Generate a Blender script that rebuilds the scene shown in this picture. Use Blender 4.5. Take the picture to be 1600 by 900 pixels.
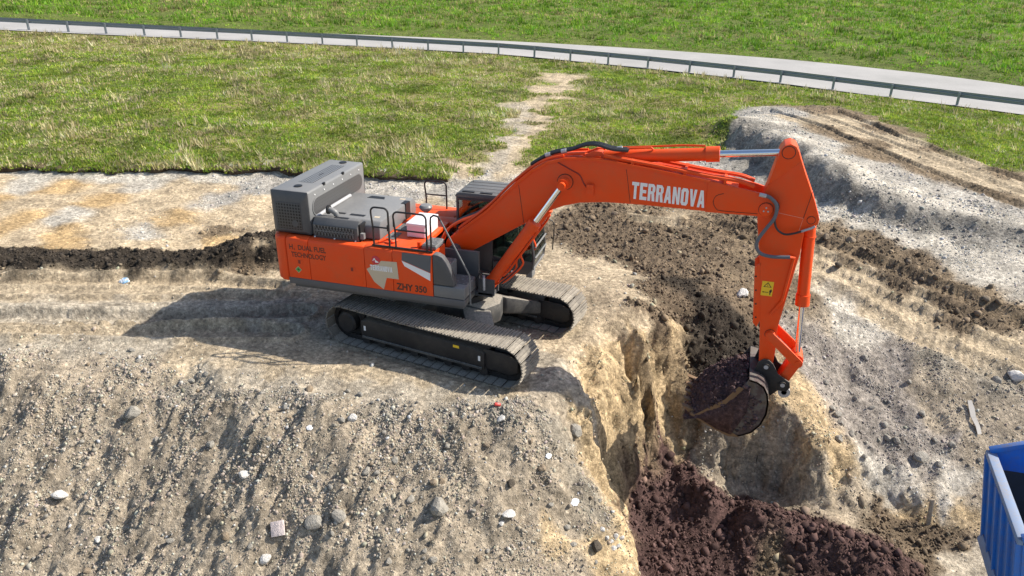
import bpy, bmesh, math, random
import numpy as np
from mathutils import Vector, Matrix, Euler

SC = bpy.context.scene
for _o in list(bpy.data.objects):
    bpy.data.objects.remove(_o)
COL = SC.collection
R = math.radians
rng = np.random.default_rng(7)
random.seed(7)

# ------------------------------------------------------------------ camera
CAM = np.array([5.8812, -14.6363, 8.0851])
YAW, PITCH, ROLL, FPX = -0.2886, 0.4273, 0.0081, 1193.62
_fw = np.array([math.sin(YAW)*math.cos(PITCH), math.cos(YAW)*math.cos(PITCH), -math.sin(PITCH)])
_r = np.array([math.cos(YAW), -math.sin(YAW), 0.0])
_u = np.cross(_r, _fw)
RT = _r*math.cos(ROLL) + _u*math.sin(ROLL)
UP = -_r*math.sin(ROLL) + _u*math.cos(ROLL)
cd = bpy.data.cameras.new('camera')
cd.sensor_width = 36.0
cd.lens = 36.0*FPX/1600.0
cd.clip_start = 0.1
cd.clip_end = 6000
camo = bpy.data.objects.new('camera', cd)
COL.objects.link(camo)
camo.matrix_world = Matrix(((RT[0], UP[0], -_fw[0], CAM[0]), (RT[1], UP[1], -_fw[1], CAM[1]), (RT[2], UP[2], -_fw[2], CAM[2]), (0, 0, 0, 1)))
SC.camera = camo

# ------------------------------------------------------------------ light
SUN_AZ, SUN_EL = 23.5, 41.5          # degrees: from +X towards +Y, above the horizon
w = bpy.data.worlds.new('World')
SC.world = w
w.use_nodes = True
nt = w.node_tree
bg = nt.nodes['Background']
sky = nt.nodes.new('ShaderNodeTexSky')
sky.sky_type = 'NISHITA'
sky.sun_disc = False
sky.sun_elevation = R(SUN_EL)
sky.sun_rotation = R(90-SUN_AZ)
sky.air_density = 1.0
sky.dust_density = 1.5
nt.links.new(sky.outputs[0], bg.inputs['Color'])
bg.inputs['Strength'].default_value = 0.115
sl = bpy.data.lights.new('sun', 'SUN')
sl.energy = 5.0
sl.angle = R(0.55)
sl.color = (1.0, 0.93, 0.82)
so = bpy.data.objects.new('sun', sl)
COL.objects.link(so)
sd = Vector((math.cos(R(SUN_AZ))*math.cos(R(SUN_EL)), math.sin(R(SUN_AZ))*math.cos(R(SUN_EL)), math.sin(R(SUN_EL))))
so.rotation_euler = sd.to_track_quat('Z', 'Y').to_euler()
so.location = (20, 20, 30)
SC.view_settings.view_transform = 'Standard'
SC.view_settings.look = 'None'
SC.view_settings.exposure = 0.62
SC.view_settings.gamma = 1.0

# ------------------------------------------------------------------ helpers
def ray(u, v):
    return _fw + (u-800)/FPX*RT - (v-450)/FPX*UP
def at(u, v, z):
    d = ray(u, v); t = (z-CAM[2])/d[2]
    return CAM + t*d
def aty(u, v, y):
    d = ray(u, v); t = (y-CAM[1])/d[1]
    return CAM + t*d

_GC = np.cos(np.arange(256)*2*math.pi/256).astype(np.float32); _GS = np.sin(np.arange(256)*2*math.pi/256).astype(np.float32)
def _hash(ix, iy, seed):
    h = ix.astype(np.int32).view(np.uint32)*np.uint32(374761393) + iy.astype(np.int32).view(np.uint32)*np.uint32(668265263) + np.uint32(seed*144269 % 4294967291)
    h = (h ^ (h >> np.uint32(13)))*np.uint32(1274126177)
    return h ^ (h >> np.uint32(16))
def pn(x, y, seed=0):
    """gradient noise, about -1..1"""
    x = np.asarray(x, np.float32); y = np.asarray(y, np.float32)
    ix = np.floor(x); iy = np.floor(y)
    fx = x-ix; fy = y-iy
    ux = fx*fx*fx*(fx*(fx*6-15)+10); uy = fy*fy*fy*(fy*(fy*6-15)+10)
    def g(dx, dy):
        a = _hash(ix+np.float32(dx), iy+np.float32(dy), seed) & 255
        return _GC[a]*(fx-np.float32(dx))+_GS[a]*(fy-np.float32(dy))
    a, b, c, d = g(0, 0), g(1, 0), g(0, 1), g(1, 1)
    return 1.5*((a*(1-ux)+b*ux)*(1-uy)+(c*(1-ux)+d*ux)*uy)
def fbm(x, y, oct=4, seed=0, gain=.5, ridge=False):
    s = np.zeros_like(x); amp = 1.0; f = 1.0
    for o in range(oct):
        n = pn(x*f+o*17.3, y*f-o*9.1, seed+o)
        if ridge: n = 1-2*np.abs(n)
        s += amp*n; amp *= gain; f *= 2.03
    return s
def sstep(a, b, x):
    t = np.clip((x-a)/(b-a), 0, 1); return t*t*(3-2*t)

# ------------------------------------------------------------------ terrain heights
H = []
CREST = []
def hp(*pts):
    for u, v, z in pts:
        q = at(u, v, z); H.append((q[0], q[1], z))
def hw(*pts):
    for p_ in pts: H.append(p_)
def hl(pts, n=4):
    for (a, b) in zip(pts[:-1], pts[1:]):
        for k in range(n):
            t = k/n; hp(tuple(a[i]+(b[i]-a[i])*t for i in range(3)))
    hp(pts[-1])
# bench the machine stands on and the flat strip to its left
hp((0,432,0),(0,480,.02),(0,530,0),(130,432,0),(130,480,0),(130,535,0),(270,430,0),(270,490,0),(270,540,0),(400,440,0),(400,500,0),(400,560,.0),
   (520,540,0),(600,585,.0),(700,610,0),(780,612,0),(840,590,.0),(560,480,0),(700,500,0),(800,520,0),(880,540,0),(640,420,0),(760,430,0),(860,460,0),(900,500,0))
# crest and the rubble slope in front of it
hp((0,552,-.05),(150,548,-.05),(330,566,-.05),(470,600,-.06),(620,624,-.06),(760,634,-.08),(850,618,-.05),(890,580,-.03))
for x, yc in ((-14,-4.6),(-11.5,-4.3),(-9,-4.05),(-6.5,-3.6),(-4.3,-3.0),(-2,-3.3),(0,-3.15),(1.8,-2.8),(3.0,-2.2)):
    for d_, z_ in ((.8,-.42),(1.8,-1.08),(3.0,-1.95),(4.5,-3.0),(6.2,-4.0),(8.5,-4.8)):
        if x > 2.5 and d_ > 6: continue
        hw((x, yc-d_, z_))
# rim of the slope where it breaks off into the pit
hl([(900,600,-.15),(932,662,-.7),(922,700,-1.1),(932,745,-1.5),(950,785,-1.85),(982,825,-2.15),(996,865,-2.45),(1004,905,-2.75)], 2)
# yellow nose in front of the tracks
hp((930,560,-.25),(960,530,-.12),(950,600,-.75),(985,560,-.5),(1000,520,-.15),(1040,500,-.15),(1020,600,-1.3),(1050,560,-.9),(1060,640,-2.2),(975,640,-1.7),(1000,670,-2.6),(1030,690,-2.9),(960,690,-2.9),(1080,600,-1.7),(1085,540,-.9),(1075,690,-3.0))
# pit floor with the purple spoil
hp((975,735,-3.6),(1010,720,-3.3),(1080,730,-3.25),(1100,758,-3.2),(1200,792,-3.3),(1300,832,-3.45),(1390,872,-3.55),(1130,825,-4.15),(1200,850,-4.25),(1080,790,-3.75),(1000,800,-3.95),(1040,870,-4.1),(1260,890,-4.1),(1340,850,-3.5),(1430,870,-3.95),(1500,880,-4.1))
hw((4.3,-.9,-3.7),(4.7,-2.0,-4.0),(5.4,-3.0,-4.1),(6.3,-4.2,-4.25),(8,-4,-4.3),(11,-.6,-4.15),(11,-3,-4.2),(14,-2,-4.2),(18,-2,-4.2),(22,-2,-4.1),(12,-5.5,-4.3),(8,-6.5,-4.4),(10,-9,-4.6),(5,-8,-4.6),(18,-8,-4.5),(0,-14,-5.2),(-9,-14,-5.2),(8,-16,-5.2),(20,-16,-5),(-20,-13,-5),(35,-10,-4.5),(30,-2,-3.8))
# wall behind the bucket and the rubble slope on the right
hw((5.9,1.45,-1.95),(5.95,1.05,-3.4),(6.5,1.6,-1.95),(6.6,1.15,-3.6),(7.2,1.75,-2.0),(7.3,1.3,-3.75),(7.9,1.75,-2.1),(8.0,1.25,-3.8),(8.45,1.35,-2.35),(8.6,.95,-3.75),(8.9,1.5,-2.5),(9.1,1.05,-3.6))
hp((1360,805,-4.0),(1440,812,-4.0),(1500,820,-4.0),
   (1340,700,-2.9),(1420,720,-3.1),(1510,740,-3.3),
   (1130,570,-1.35),(1200,580,-1.5),(1270,590,-1.8),(1340,600,-2.1),(1440,640,-2.4),(1540,680,-2.8),
   (1120,480,-.35),(1200,490,-.8),(1280,480,-.9),(1360,520,-1.35),(1460,570,-1.75),(1560,610,-2.1),(1600,620,-2.2))
# ground behind: rutted flat, ramp falling to the right
hp((1000,420,-.05),(1120,420,-.15),(1250,440,-.5),(1350,460,-.8),(1450,500,-1.15),(1600,560,-1.7),(1000,360,0),(1130,370,-.05),(1300,400,-.4),(1420,430,-.7),(1600,500,-1.3),
   (900,400,0),(920,340,0),(1100,320,0),(1250,340,-.1),(1400,390,-.4),(1600,450,-.8),(1300,330,0),(1450,370,-.2),(1600,415,-.5))
# grey-white terrace on the far right with its steep near face
# (foot and crest of its face stand almost above one another)
for u_, vb_, vc_, z_ in ((1138,228,186,.05),(1160,246,194,0),(1190,266,206,0),(1220,282,220,0),(1255,298,240,0),(1290,314,260,0),(1330,328,282,-.02),(1375,340,302,-.06),(1420,350,318,-.1),(1470,358,330,-.15),(1530,370,344,-.2),(1600,383,358,-.3),(1700,402,378,-.4)):
    B_ = at(u_, vb_, z_); D_ = ray(u_, vc_); T_ = CAM+D_*((B_[1]+float(np.interp(u_, [1140, 1250, 1400, 1600], [.75, .6, .3, .22]))-CAM[1])/D_[1])
    hw((B_[0], B_[1], z_), (T_[0], T_[1], T_[2])); CREST.append(T_[2]-z_)
    B2_ = T_+np.array((.1, .5, .0)); hw(tuple(B2_))
hp((1190,178,.8),(1240,205,.95),(1300,238,.85),(1370,276,.6),(1450,306,.42),(1530,328,.3),(1620,345,.15),(1200,170,.6),(1250,184,.65),(1320,212,.6),(1420,250,.45),(1520,288,.3),(1620,312,.2),(1290,172,.4),(1450,215,.3),(1600,262,.2),(1350,185,.3))
# dark soil windrow, scraped face and the little bank up to the grass
hl([(-60,420,.05),(120,422,.05),(250,424,.05),(330,422,.1),(400,415,.1),(460,410,.2)], 3)
hl([(-60,405,.28),(120,408,.28),(250,412,.25),(330,405,.3),(400,385,.6),(450,385,.5)], 4)
hl([(-60,390,.05),(120,393,.05),(250,398,.05),(330,388,.05),(400,358,.1),(460,350,.1)], 3)
hp(
   (0,340,.12),(0,275,.2),(150,340,.12),(150,275,.2),(300,340,.12),(300,275,.2),(420,330,.12),(430,280,.2),(560,310,.1),(620,310,.05),(720,310,.05),(800,330,.05),(880,320,.02),(560,282,.15),(690,285,.12),(780,285,.1),(900,290,.05),(1000,280,.05),(1080,270,.05),(600,350,.05),(700,370,.0))
def edge_v(u): return float(np.interp(u, [-140, 100, 430, 560, 700], [268, 268, 270, 277, 281]))
for u_ in range(-140, 701, 35):
    B_ = at(u_, edge_v(u_)+1, .2); D_ = ray(u_, edge_v(u_)-(10 if u_ < 480 else 8)); T_ = CAM+D_*((B_[1]+.22-CAM[1])/D_[1])
    hw((B_[0], B_[1], .2), tuple(T_), (T_[0]-.3, T_[1]+.9, T_[2]+.05))
hp((760,265,.25),(870,240,.25),(1000,232,.25),(1120,232,.2),(1150,190,.2))
# the field, the road and beyond
hp((0,200,.7),(200,200,.65),(400,200,.6),(600,200,.5),(800,200,.3),(1000,200,.1),(1100,180,.05),(0,120,.9),(200,120,.8),(400,120,.6),(600,120,.3),(800,130,0),(1000,140,-.1),(1200,160,.0),(1400,180,.0))
ROADPX = [(-150,27,37,1.9),(0,33.5,44,1.6),(200,41,54,1.2),(400,48.5,63.5,.8),(600,56,74,.3),(800,65,85.5,-.1),(1000,76.5,104.5,-.4),(1200,91,126.5,-.5),(1400,111,152.5,-.6),(1600,137,178.5,-.6),(1750,159,200,-.6)]
RN = np.array([at(u, vn, z) for u, vf, vn, z in ROADPX])
RF = np.array([at(u, vf, z) for u, vf, vn, z in ROADPX])
def _cr(P, n):
    P = np.vstack([2*P[0]-P[1], P, 2*P[-1]-P[-2]]); out = []
    for i in range(1, len(P)-2):
        for t in np.linspace(0, 1, n, endpoint=False):
            a, b, c, d = P[i-1:i+3]
            out.append(.5*(2*b+(c-a)*t+(2*a-5*b+4*c-d)*t*t+(3*b-a-3*c+d)*t**3))
    out.append(P[-2]); return np.array(out)
RC = _cr((RN+RF)/2, 6)
_wid = np.linalg.norm(RN-RF, axis=1)
ROADW = 6.6
# carry the road on out of view at both ends
_d0 = RC[0]-RC[1]; _d1 = RC[-1]-RC[-2]
_d0 /= np.linalg.norm(_d0); _d1 /= np.linalg.norm(_d1)
_d0[2] = 0; _d1[2] = 0
RC = np.vstack([[RC[0]+_d0*s for s in (400, 200, 100, 50, 25)], RC, [RC[-1]+_d1*s for s in (15, 30, 60, 120, 250, 500)]])
for q in RC: hw((q[0], q[1], q[2]-.05))
hp((0,15,2.2),(400,20,1.5),(800,30,.8),(1200,50,.3),(1600,90,.2),(0,0,2.4),(400,0,1.8),(800,0,1.2),(1200,0,.9),(1600,0,.8),(1600,40,.4))
for a_ in range(0, 360, 30):
    for d_, z_ in ((260, 1.5), (700, 2), (2500, 2)):
        hw((d_*math.cos(R(a_)), d_*math.sin(R(a_)), z_ if a_ < 190 else -4.5))
H = np.array(H)
# drop near-duplicate control points
_keep = []
for i in range(len(H)):
    if all((H[i, 0]-H[j, 0])**2+(H[i, 1]-H[j, 1])**2 > .03 for j in _keep): _keep.append(i)
H = H[_keep]
_n = len(H)
_A = np.zeros((_n+1, _n+1))
_A[:_n, :_n] = np.hypot(H[:, None, 0]-H[None, :, 0], H[:, None, 1]-H[None, :, 1])
_A[:_n, :_n] -= np.eye(_n)*.02
_A[_n, :_n] = 1; _A[:_n, _n] = 1
_W = np.linalg.solve(_A, np.concatenate([H[:, 2], [0]]))
def h0(x, y):
    x = np.asarray(x, np.float32); y = np.asarray(y, np.float32)
    s = np.full(x.shape, _W[_n], np.float32)
    for i in range(_n):
        s += np.float32(_W[i])*np.sqrt((x-np.float32(H[i, 0]))**2+(y-np.float32(H[i, 1]))**2)
    return s
def road_dist(x, y):
    best = np.full(x.shape, 1e9); zz = np.zeros(x.shape)
    for a, b in zip(RC[:-1], RC[1:]):
        d = b-a; L = d[0]**2+d[1]**2
        t = np.clip(((x-a[0])*d[0]+(y-a[1])*d[1])/L, 0, 1)
        dd = np.hypot(x-a[0]-t*d[0], y-a[1]-t*d[1])
        m = dd < best
        best = np.where(m, dd, best); zz = np.where(m, a[2]+t*d[2], zz)
    return best, zz
# ------------------------------------------------------------------ road (varying width, as marched from its two edges)
_arc = np.concatenate([[0], np.cumsum(np.linalg.norm(np.diff(RC, axis=0), axis=1))])
_half = np.interp(np.arange(len(RC)), 5+6*np.arange(len(_wid)), _wid/2)
def road_sd(x, y):
    """distance beyond the road's edge (negative on it) and the road's height there"""
    best = np.full(x.shape, 1e9); zz = np.zeros(x.shape)
    for k in range(len(RC)-1):
        a, b = RC[k], RC[k+1]
        d = b-a; L = d[0]**2+d[1]**2
        t = np.clip(((x-a[0])*d[0]+(y-a[1])*d[1])/L, 0, 1)
        dd = np.hypot(x-a[0]-t*d[0], y-a[1]-t*d[1])-(_half[k]*(1-t)+_half[k+1]*t)
        m = dd < best
        best = np.where(m, dd, best); zz = np.where(m, a[2]+t*d[2], zz)
    return best, zz

# ------------------------------------------------------------------ node helpers
def mat(name, base=(.5, .5, .5), rough=.5, metal=0.0, coat=0.0, spec=.5):
    m = bpy.data.materials.new(name); m.use_nodes = True
    b = m.node_tree.nodes['Principled BSDF']
    b.inputs['Base Color'].default_value = (*base, 1)
    b.inputs['Roughness'].default_value = rough
    b.inputs['Metallic'].default_value = metal
    b.inputs['Coat Weight'].default_value = coat
    b.inputs['Coat Roughness'].default_value = .15
    b.inputs['Specular IOR Level'].default_value = spec
    return m
def nn(m, t, **k):
    n = m.node_tree.nodes.new(t)
    for a, v in k.items():
        if a in ('op', 'operation'): n.operation = v
        elif a == 'blend': n.blend_type = v
        elif a == 'dtype': n.data_type = v
        else: n.inputs[a.replace('_', ' ')].default_value = v
    return n
def lk(m, a, b): m.node_tree.links.new(a, b)
def bsdf(m): return m.node_tree.nodes['Principled BSDF']
def mixc(m, fac, a, b, blend='MIX'):
    n = m.node_tree.nodes.new('ShaderNodeMix'); n.data_type = 'RGBA'; n.blend_type = blend
    for s, v in ((n.inputs[0], fac), (n.inputs[6], a), (n.inputs[7], b)):
        if hasattr(v, 'is_output'): lk(m, v, s)
        elif isinstance(v, (int, float)): s.default_value = v
        else: s.default_value = (*v, 1)
    return n.outputs[2]
def noise(m, scale, detail=4, rough=.55, co=None, dist=0.0):
    n = m.node_tree.nodes.new('ShaderNodeTexNoise')
    n.inputs['Scale'].default_value = scale; n.inputs['Detail'].default_value = detail
    n.inputs['Roughness'].default_value = rough; n.inputs['Distortion'].default_value = dist
    if co is not None: lk(m, co, n.inputs['Vector'])
    return n.outputs['Fac']
def coords(m, kind='Object'):
    return m.node_tree.nodes.new('ShaderNodeTexCoord').outputs[kind]
def ramp(m, fac, stops):
    n = m.node_tree.nodes.new('ShaderNodeValToRGB'); e = n.color_ramp.elements
    while len(e) < len(stops): e.new(.5)
    for k, (p_, c_) in enumerate(stops):
        e[k].position = p_; e[k].color = (*c_, 1) if not isinstance(c_, (int, float)) else (c_, c_, c_, 1)
    lk(m, fac, n.inputs[0]); return n.outputs[0]
def bump(m, h, strength, dist=.02):
    n = m.node_tree.nodes.new('ShaderNodeBump')
    n.inputs['Strength'].default_value = strength; n.inputs['Distance'].default_value = dist
    lk(m, h, n.inputs['Height']); lk(m, n.outputs[0], bsdf(m).inputs['Normal'])
def tag(o, label=None, cat=None, group=None, kind=None):
    if label: o['label'] = label
    if cat: o['category'] = cat
    if group: o['group'] = group
    if kind: o['kind'] = kind
    return o
def pydata(name, V, F, m, parent=None, smooth=False, color=None):
    """V (n,3) array, F (k,3|4) array"""
    me = bpy.data.meshes.new(name)
    V = np.asarray(V, np.float32); F = np.asarray(F, np.int32)
    k = F.shape[1]
    me.vertices.add(len(V)); me.vertices.foreach_set('co', V.ravel())
    me.loops.add(F.size); me.loops.foreach_set('vertex_index', F.ravel())
    me.polygons.add(len(F)); me.polygons.foreach_set('loop_start', np.arange(0, F.size, k, dtype=np.int32))
    if smooth: me.polygons.foreach_set('use_smooth', np.ones(len(F), bool))
    me.update(calc_edges=True)
    if color is not None:
        a = me.color_attributes.new('soil', 'FLOAT_COLOR', 'POINT')
        c = np.ones((len(V), 4), np.float32); c[:, :3] = color[:, :3]
        if color.shape[1] == 4: c[:, 3] = color[:, 3]
        a.data.foreach_set('color', c.ravel())
    me.materials.append(m)
    o = bpy.data.objects.new(name, me); COL.objects.link(o)
    if parent: o.parent = parent
    return o

# ------------------------------------------------------------------ terrain grid
def axis(lo, hi, step, lo2, hi2, step2, far, g):
    def side(x, lim):
        s = step; out = []
        while x < far:
            s = min(s*1.08, step2) if x < lim else s*g
            x += s; out.append(x)
        return out
    a = list(np.arange(lo, hi, step))
    return np.array([-q for q in side(-lo, -lo2)][::-1]+a+side(a[-1], hi2))
GX = axis(-9.0, 12.5, .058, -21, 23, .125, 2500, 1.06)
GY = axis(-7.5, 4.2, .054, -8, 24, .11, 2500, 1.06)
XX, YY = np.meshgrid(GX, GY)
XX = XX.astype(np.float32); YY = YY.astype(np.float32)
_pm = sstep(2.2, 3.2, XX)*sstep(14, 11, XX)*sstep(-5, -4, YY)*sstep(6, 4, YY)
ZZ = h0(XX+_pm*(.30*fbm(XX*.9, YY*.9, 2, 5)+.05*fbm(XX*3.4, YY*3.4, 3, 6)), YY+_pm*(.26*fbm(XX*.9+9, YY*.9, 2, 7)+.05*fbm(XX*3.4+9, YY*3.4, 3, 8)))
_sdr = np.full(XX.shape, 50., np.float32); _zr = np.zeros(XX.shape, np.float32)
_far = (YY > 10) | (XX > 14) | (XX < -20)
_sdr[_far], _zr[_far] = road_sd(XX[_far], YY[_far])

def march(pts, zf):
    """where the view rays of these photo points meet the ground"""
    out = []
    ts = np.concatenate([np.arange(9, 45, .06), np.arange(45, 140, .5)])
    for u, v in pts:
        P = CAM+ts[:, None]*ray(u, v)
        k = int(np.argmax(P[:, 2] < zf(P[:, 0], P[:, 1])))
        out.append(P[k] if k else P[-1])
    return np.array(out)
def gi(A):
    def f(x, y):
        x = np.asarray(x, float); y = np.asarray(y, float)
        i = np.clip(np.searchsorted(GX, x)-1, 0, len(GX)-2); j = np.clip(np.searchsorted(GY, y)-1, 0, len(GY)-2)
        tx = np.clip((x-GX[i])/(GX[i+1]-GX[i]), 0, 1); ty = np.clip((y-GY[j])/(GY[j+1]-GY[j]), 0, 1)
        return (A[j, i]*(1-tx)+A[j, i+1]*tx)*(1-ty)+(A[j+1, i]*(1-tx)+A[j+1, i+1]*tx)*ty
    return f
zbase = gi(ZZ)

# soil kinds: albedo, then roughness of relief, gravel, grass, clods
SOIL = {'G': ((.10, .125, .03), .5, 0, 1, 0), 'g': ((.20, .18, .075), .5, 0, .8, 0), 'R': ((.248, .219, .174), 1, 1, 0, 0), 'r': ((.262, .232, .20), 1, .9, 0, 0),
        'T': ((.40, .325, .225), .2, .03, 0, 0), 't': ((.365, .318, .248), .2, .03, 0, 0), 'Y': ((.41, .31, .185), .8, .5, 0, 0), 'y': ((.31, .26, .195), .7, .5, 0, 0),
        'D': ((.042, .034, .026), .6, .05, 0, 1), 'P': ((.082, .049, .044), .6, 0, 0, 1), 'B': ((.185, .14, .092), .7, .3, 0, .45), 'b': ((.135, .102, .069), .7, .2, 0, .8),
        'F': ((.44, .35, .235), .2, .05, 0, 0), 'o': ((.43, .30, .155), .2, .03, 0, 0), 'W': ((.43, .395, .335), .4, .35, 0, 0), 'w': ((.35, .325, .285), .5, .4, 0, 0), 'K': ((.235, .218, .19), .8, .3, 0, 0)}  # the last grey is darkened to carry the terrace face's shade
S = []
def sp(kind, *pts):
    for u, v in pts: S.append((u, v, kind))
def sl_(kind, u0, u1, du, v0, v1=None):
    for u in np.arange(u0, u1+1, du):
        t = (u-u0)/max(1, u1-u0); S.append((u, v0+(v1-v0)*t if v1 is not None else v0, kind))
sl_('G', -60, 430, 55, 256); sl_('G', 480, 690, 35, 261, 268); sl_('W', -60, 430, 45, 271); sl_('W', 480, 700, 35, 277, 283)
sl_('G', -60, 700, 76, 235); sl_('G', -100, 760, 86, 190); sl_('G', -100, 780, 88, 140); sl_('G', -100, 700, 100, 95); sl_('g', -100, 500, 60, 66, 82)
sp('g', (300,170),(470,190),(620,150),(690,190),(520,230),(740,165),(640,230),(700,130),(120,230),(350,230))
sp('G', (500,150),(540,160),(450,140))
[S.append((float(u_), float(np.interp(-u_, [-886, -872, -856, -840, -812, -778], [122, 132, 160, 195, 232, 275])), 'T')) for u_ in np.linspace(886, 778, 26)]; sp('T', (722,258),(722,270)); [S.append((float(u_), float(np.interp(-u_, [-826, -805, -770], [170, 222, 275])), 't')) for u_ in np.linspace(826, 770, 16)]; sp('g', (845,128),(832,150),(800,180),(788,205),(776,230),(755,250),(745,250),(745,270),(822,235),(838,215),(852,198),(862,178),(868,160),(880,146),(838,172),(828,192),(815,212),(842,150),(856,132),(803,255),(700,262),(885,150),(878,170),(872,190),(860,210),(845,225),(830,245),(820,110),(760,100)); sp('G', (800,150),(780,180),(760,210),(900,130),(850,108),(905,115))
sp('G', (900,150),(900,190),(895,215),(940,225),(1000,228),(1060,225),(1120,228),(1000,180),(1080,180),(960,140),(1040,140),(1130,200),(1120,150),(940,180),(870,225),(845,235)); sp('g', (1000,165),(1060,160),(960,200),(1090,200))
sp('g', (1140,150),(1180,158),(1240,160)); sp('B', (1290,165),(1330,180))
sl_('G', 800, 1750, 80, 100, 225); sl_('G', 1180, 1750, 70, 140, 230); sp('G', (1420,195),(1500,215),(1560,235),(1600,240),(1480,230),(1560,255))
for v_ in (0, 20, 40): sl_('G', -100, 1700, 150, v_)
sl_('G', 1100, 1700, 100, 70, 110)
# behind the machine
for u, v in ((560,290),(640,300),(720,300),(800,290),(600,330),(700,330),(860,300),(880,260),(960,255),(1040,252),(900,285),(1000,275),(1100,262)): S.append((u, v, 'w'))
sp('W', (650,290),(740,290),(820,275),(760,275)); sp('T', (680,322),(860,330),(800,320))
# scraped face
for v_, ks in ((290,'FWoFWFFw'),(315,'oFFoFFwF'),(340,'FoWFFoFF'),(365,'oFoFWFBF'),(380,'FFoFFFoF')):
    for k, c in enumerate(ks): S.append((-20+k*60, v_, c))
sl_('D', -60, 260, 40, 398, 402); sl_('D', -60, 260, 40, 412, 414); sp('D', (300,405),(300,414),(340,400),(340,412),(380,380),(380,400),(410,370),(410,390),(430,372),(430,400),(450,390),(470,380),(420,410)); sp('b', (420,425),(370,420),(450,420))
sl_('T', -60, 420, 60, 432, 436); sl_('T', -60, 420, 60, 452); sl_('t', -60, 420, 60, 482); sl_('T', -60, 420, 60, 518); sl_('t', -60, 240, 60, 538); sl_('T', 300, 780, 60, 560, 608); sl_('t', 420, 760, 60, 500, 470); sl_('t', 330, 800, 60, 590, 624)
sp('T', (480,450),(520,440),(600,430),(700,440),(900,450),(920,480),(880,530),(940,500),(870,430),(860,400)); sp('t', (840,560),(870,570),(700,520),(800,520))
# rubble slope
for v_ in (575, 620, 670, 720, 770, 820, 870, 910):
    for u in range(-30, 900, 75):
        if v_ < 640 and u > 250: continue
        S.append((u+(v_ % 50), v_, 'R' if (u*7+v_*3) % 5 else 'y'))
sp('R', (300,620),(400,640),(500,640),(600,650),(700,650),(800,660),(850,650)); sp('y', (400,830),(360,800),(330,850),(460,800),(20,600),(60,560),(860,640))
sp('Y', (900,640),(915,690),(930,720),(948,760),(970,810),(985,860),(992,895),(880,860),(930,860)); sp('R', (880,700),(900,740),(930,800),(910,780)); sp('t', (880,610),(860,600),(905,625))
# yellow nose
sp('Y', (930,580),(960,560),(990,540),(960,600),(1000,580),(1030,600),(980,630),(1040,640),(960,660),(1000,650),(1050,680),(975,690),(1010,690),(940,640),(1055,610),(1060,560),(920,560)); sp('T', (960,520),(930,520),(1000,505),(900,545)); sp('b', (1010,490),(1000,560),(1065,590),(1050,620),(1030,540)); sp('B', (1060,660),(1080,690))
# purple spoil
for u, v in ((985,725),(1010,712),(1040,720),(990,770),(1000,830),(1010,880),(1060,760),(1100,765),(1160,785),(1220,805),(1280,830),(1340,860),(1390,885),(1060,820),(1080,870),(1140,870),(1180,840),(1240,860),(1300,880),(1040,790),(1120,800),(1360,890),(1410,895),(1080,735)): S.append((u, v, 'P'))
sp('b', (1420,830),(1470,835),(1440,870),(1500,850),(1380,820)); sp('t', (1520,870),(1540,890),(1500,890)); sp('b', (1210,865))
# wall behind and right rubble
sp('D', (1100,470),(1130,500),(1100,520),(1130,560),(1090,580),(1150,520),(1120,600),(1060,445),(1090,440)); sp('b', (1060,480),(1130,450),(1100,640),(1160,480),(1085,640))
sp('y', (1120,690),(1160,700),(1200,720),(1240,720),(1280,740),(1200,760),(1140,740),(1330,770),(1100,720)); sp('Y', (1230,620),(1250,650),(1270,690),(1300,720),(1230,590),(1180,650),(1310,740))
sp('r', (1270,540),(1280,580),(1300,620),(1330,660),(1360,690),(1400,720),(1330,580),(1380,620),(1420,660),(1440,700),(1400,580),(1300,560),(1480,690)); sp('W', (1310,490),(1320,510),(1340,510),(1400,760),(1440,770),(1360,730),(1500,760),(1480,790)); sp('y', (1440,600),(1500,620),(1560,650),(1480,650),(1520,700),(1540,660),(1580,640),(1280,500),(1520,780)); sp('R', (1460,580),(1540,610),(1600,600),(1590,590)); sp('Y', (1420,790),(1460,800),(1510,800),(1450,780))
# rutted ground behind
sp('b', (880,335),(930,350),(960,370),(1020,355),(1060,385),(980,400),(1030,425),(1080,410),(1120,370),(1150,355),(1100,450),(1040,460),(1140,410),(920,395),(1320,372),(1360,388),(1440,425),(1500,480),(1560,500),(1200,370))
sp('b', (940,330),(900,345),(980,345),(920,370),(1000,380),(950,390),(1040,400),(1000,410),(1060,420),(1100,400),(890,360),(1080,425)); sp('B', (1010,335),(1100,350),(1160,400),(1140,370),(1180,440),(1290,360),(1340,370),(1400,400),(1450,430),(1330,400),(1500,460),(1560,480),(1600,500),(1150,430),(1250,470)); sp('T', (1000,340),(930,410),(960,430),(980,460),(1300,430),(1370,480),(1450,520),(1530,550),(1600,580),(1260,400),(1350,430),(1450,480),(1560,530),(1040,345)); sp('b', (1380,385),(1430,410),(1300,375),(1480,500),(1400,440))
sp('W', (1290,330),(1350,345),(1400,360),(1450,380),(1500,400),(1550,410),(1600,420),(1250,325),(1530,430),(1580,445),(1220,300)); sp('w', (1180,300),(1130,300),(1200,310))
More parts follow.
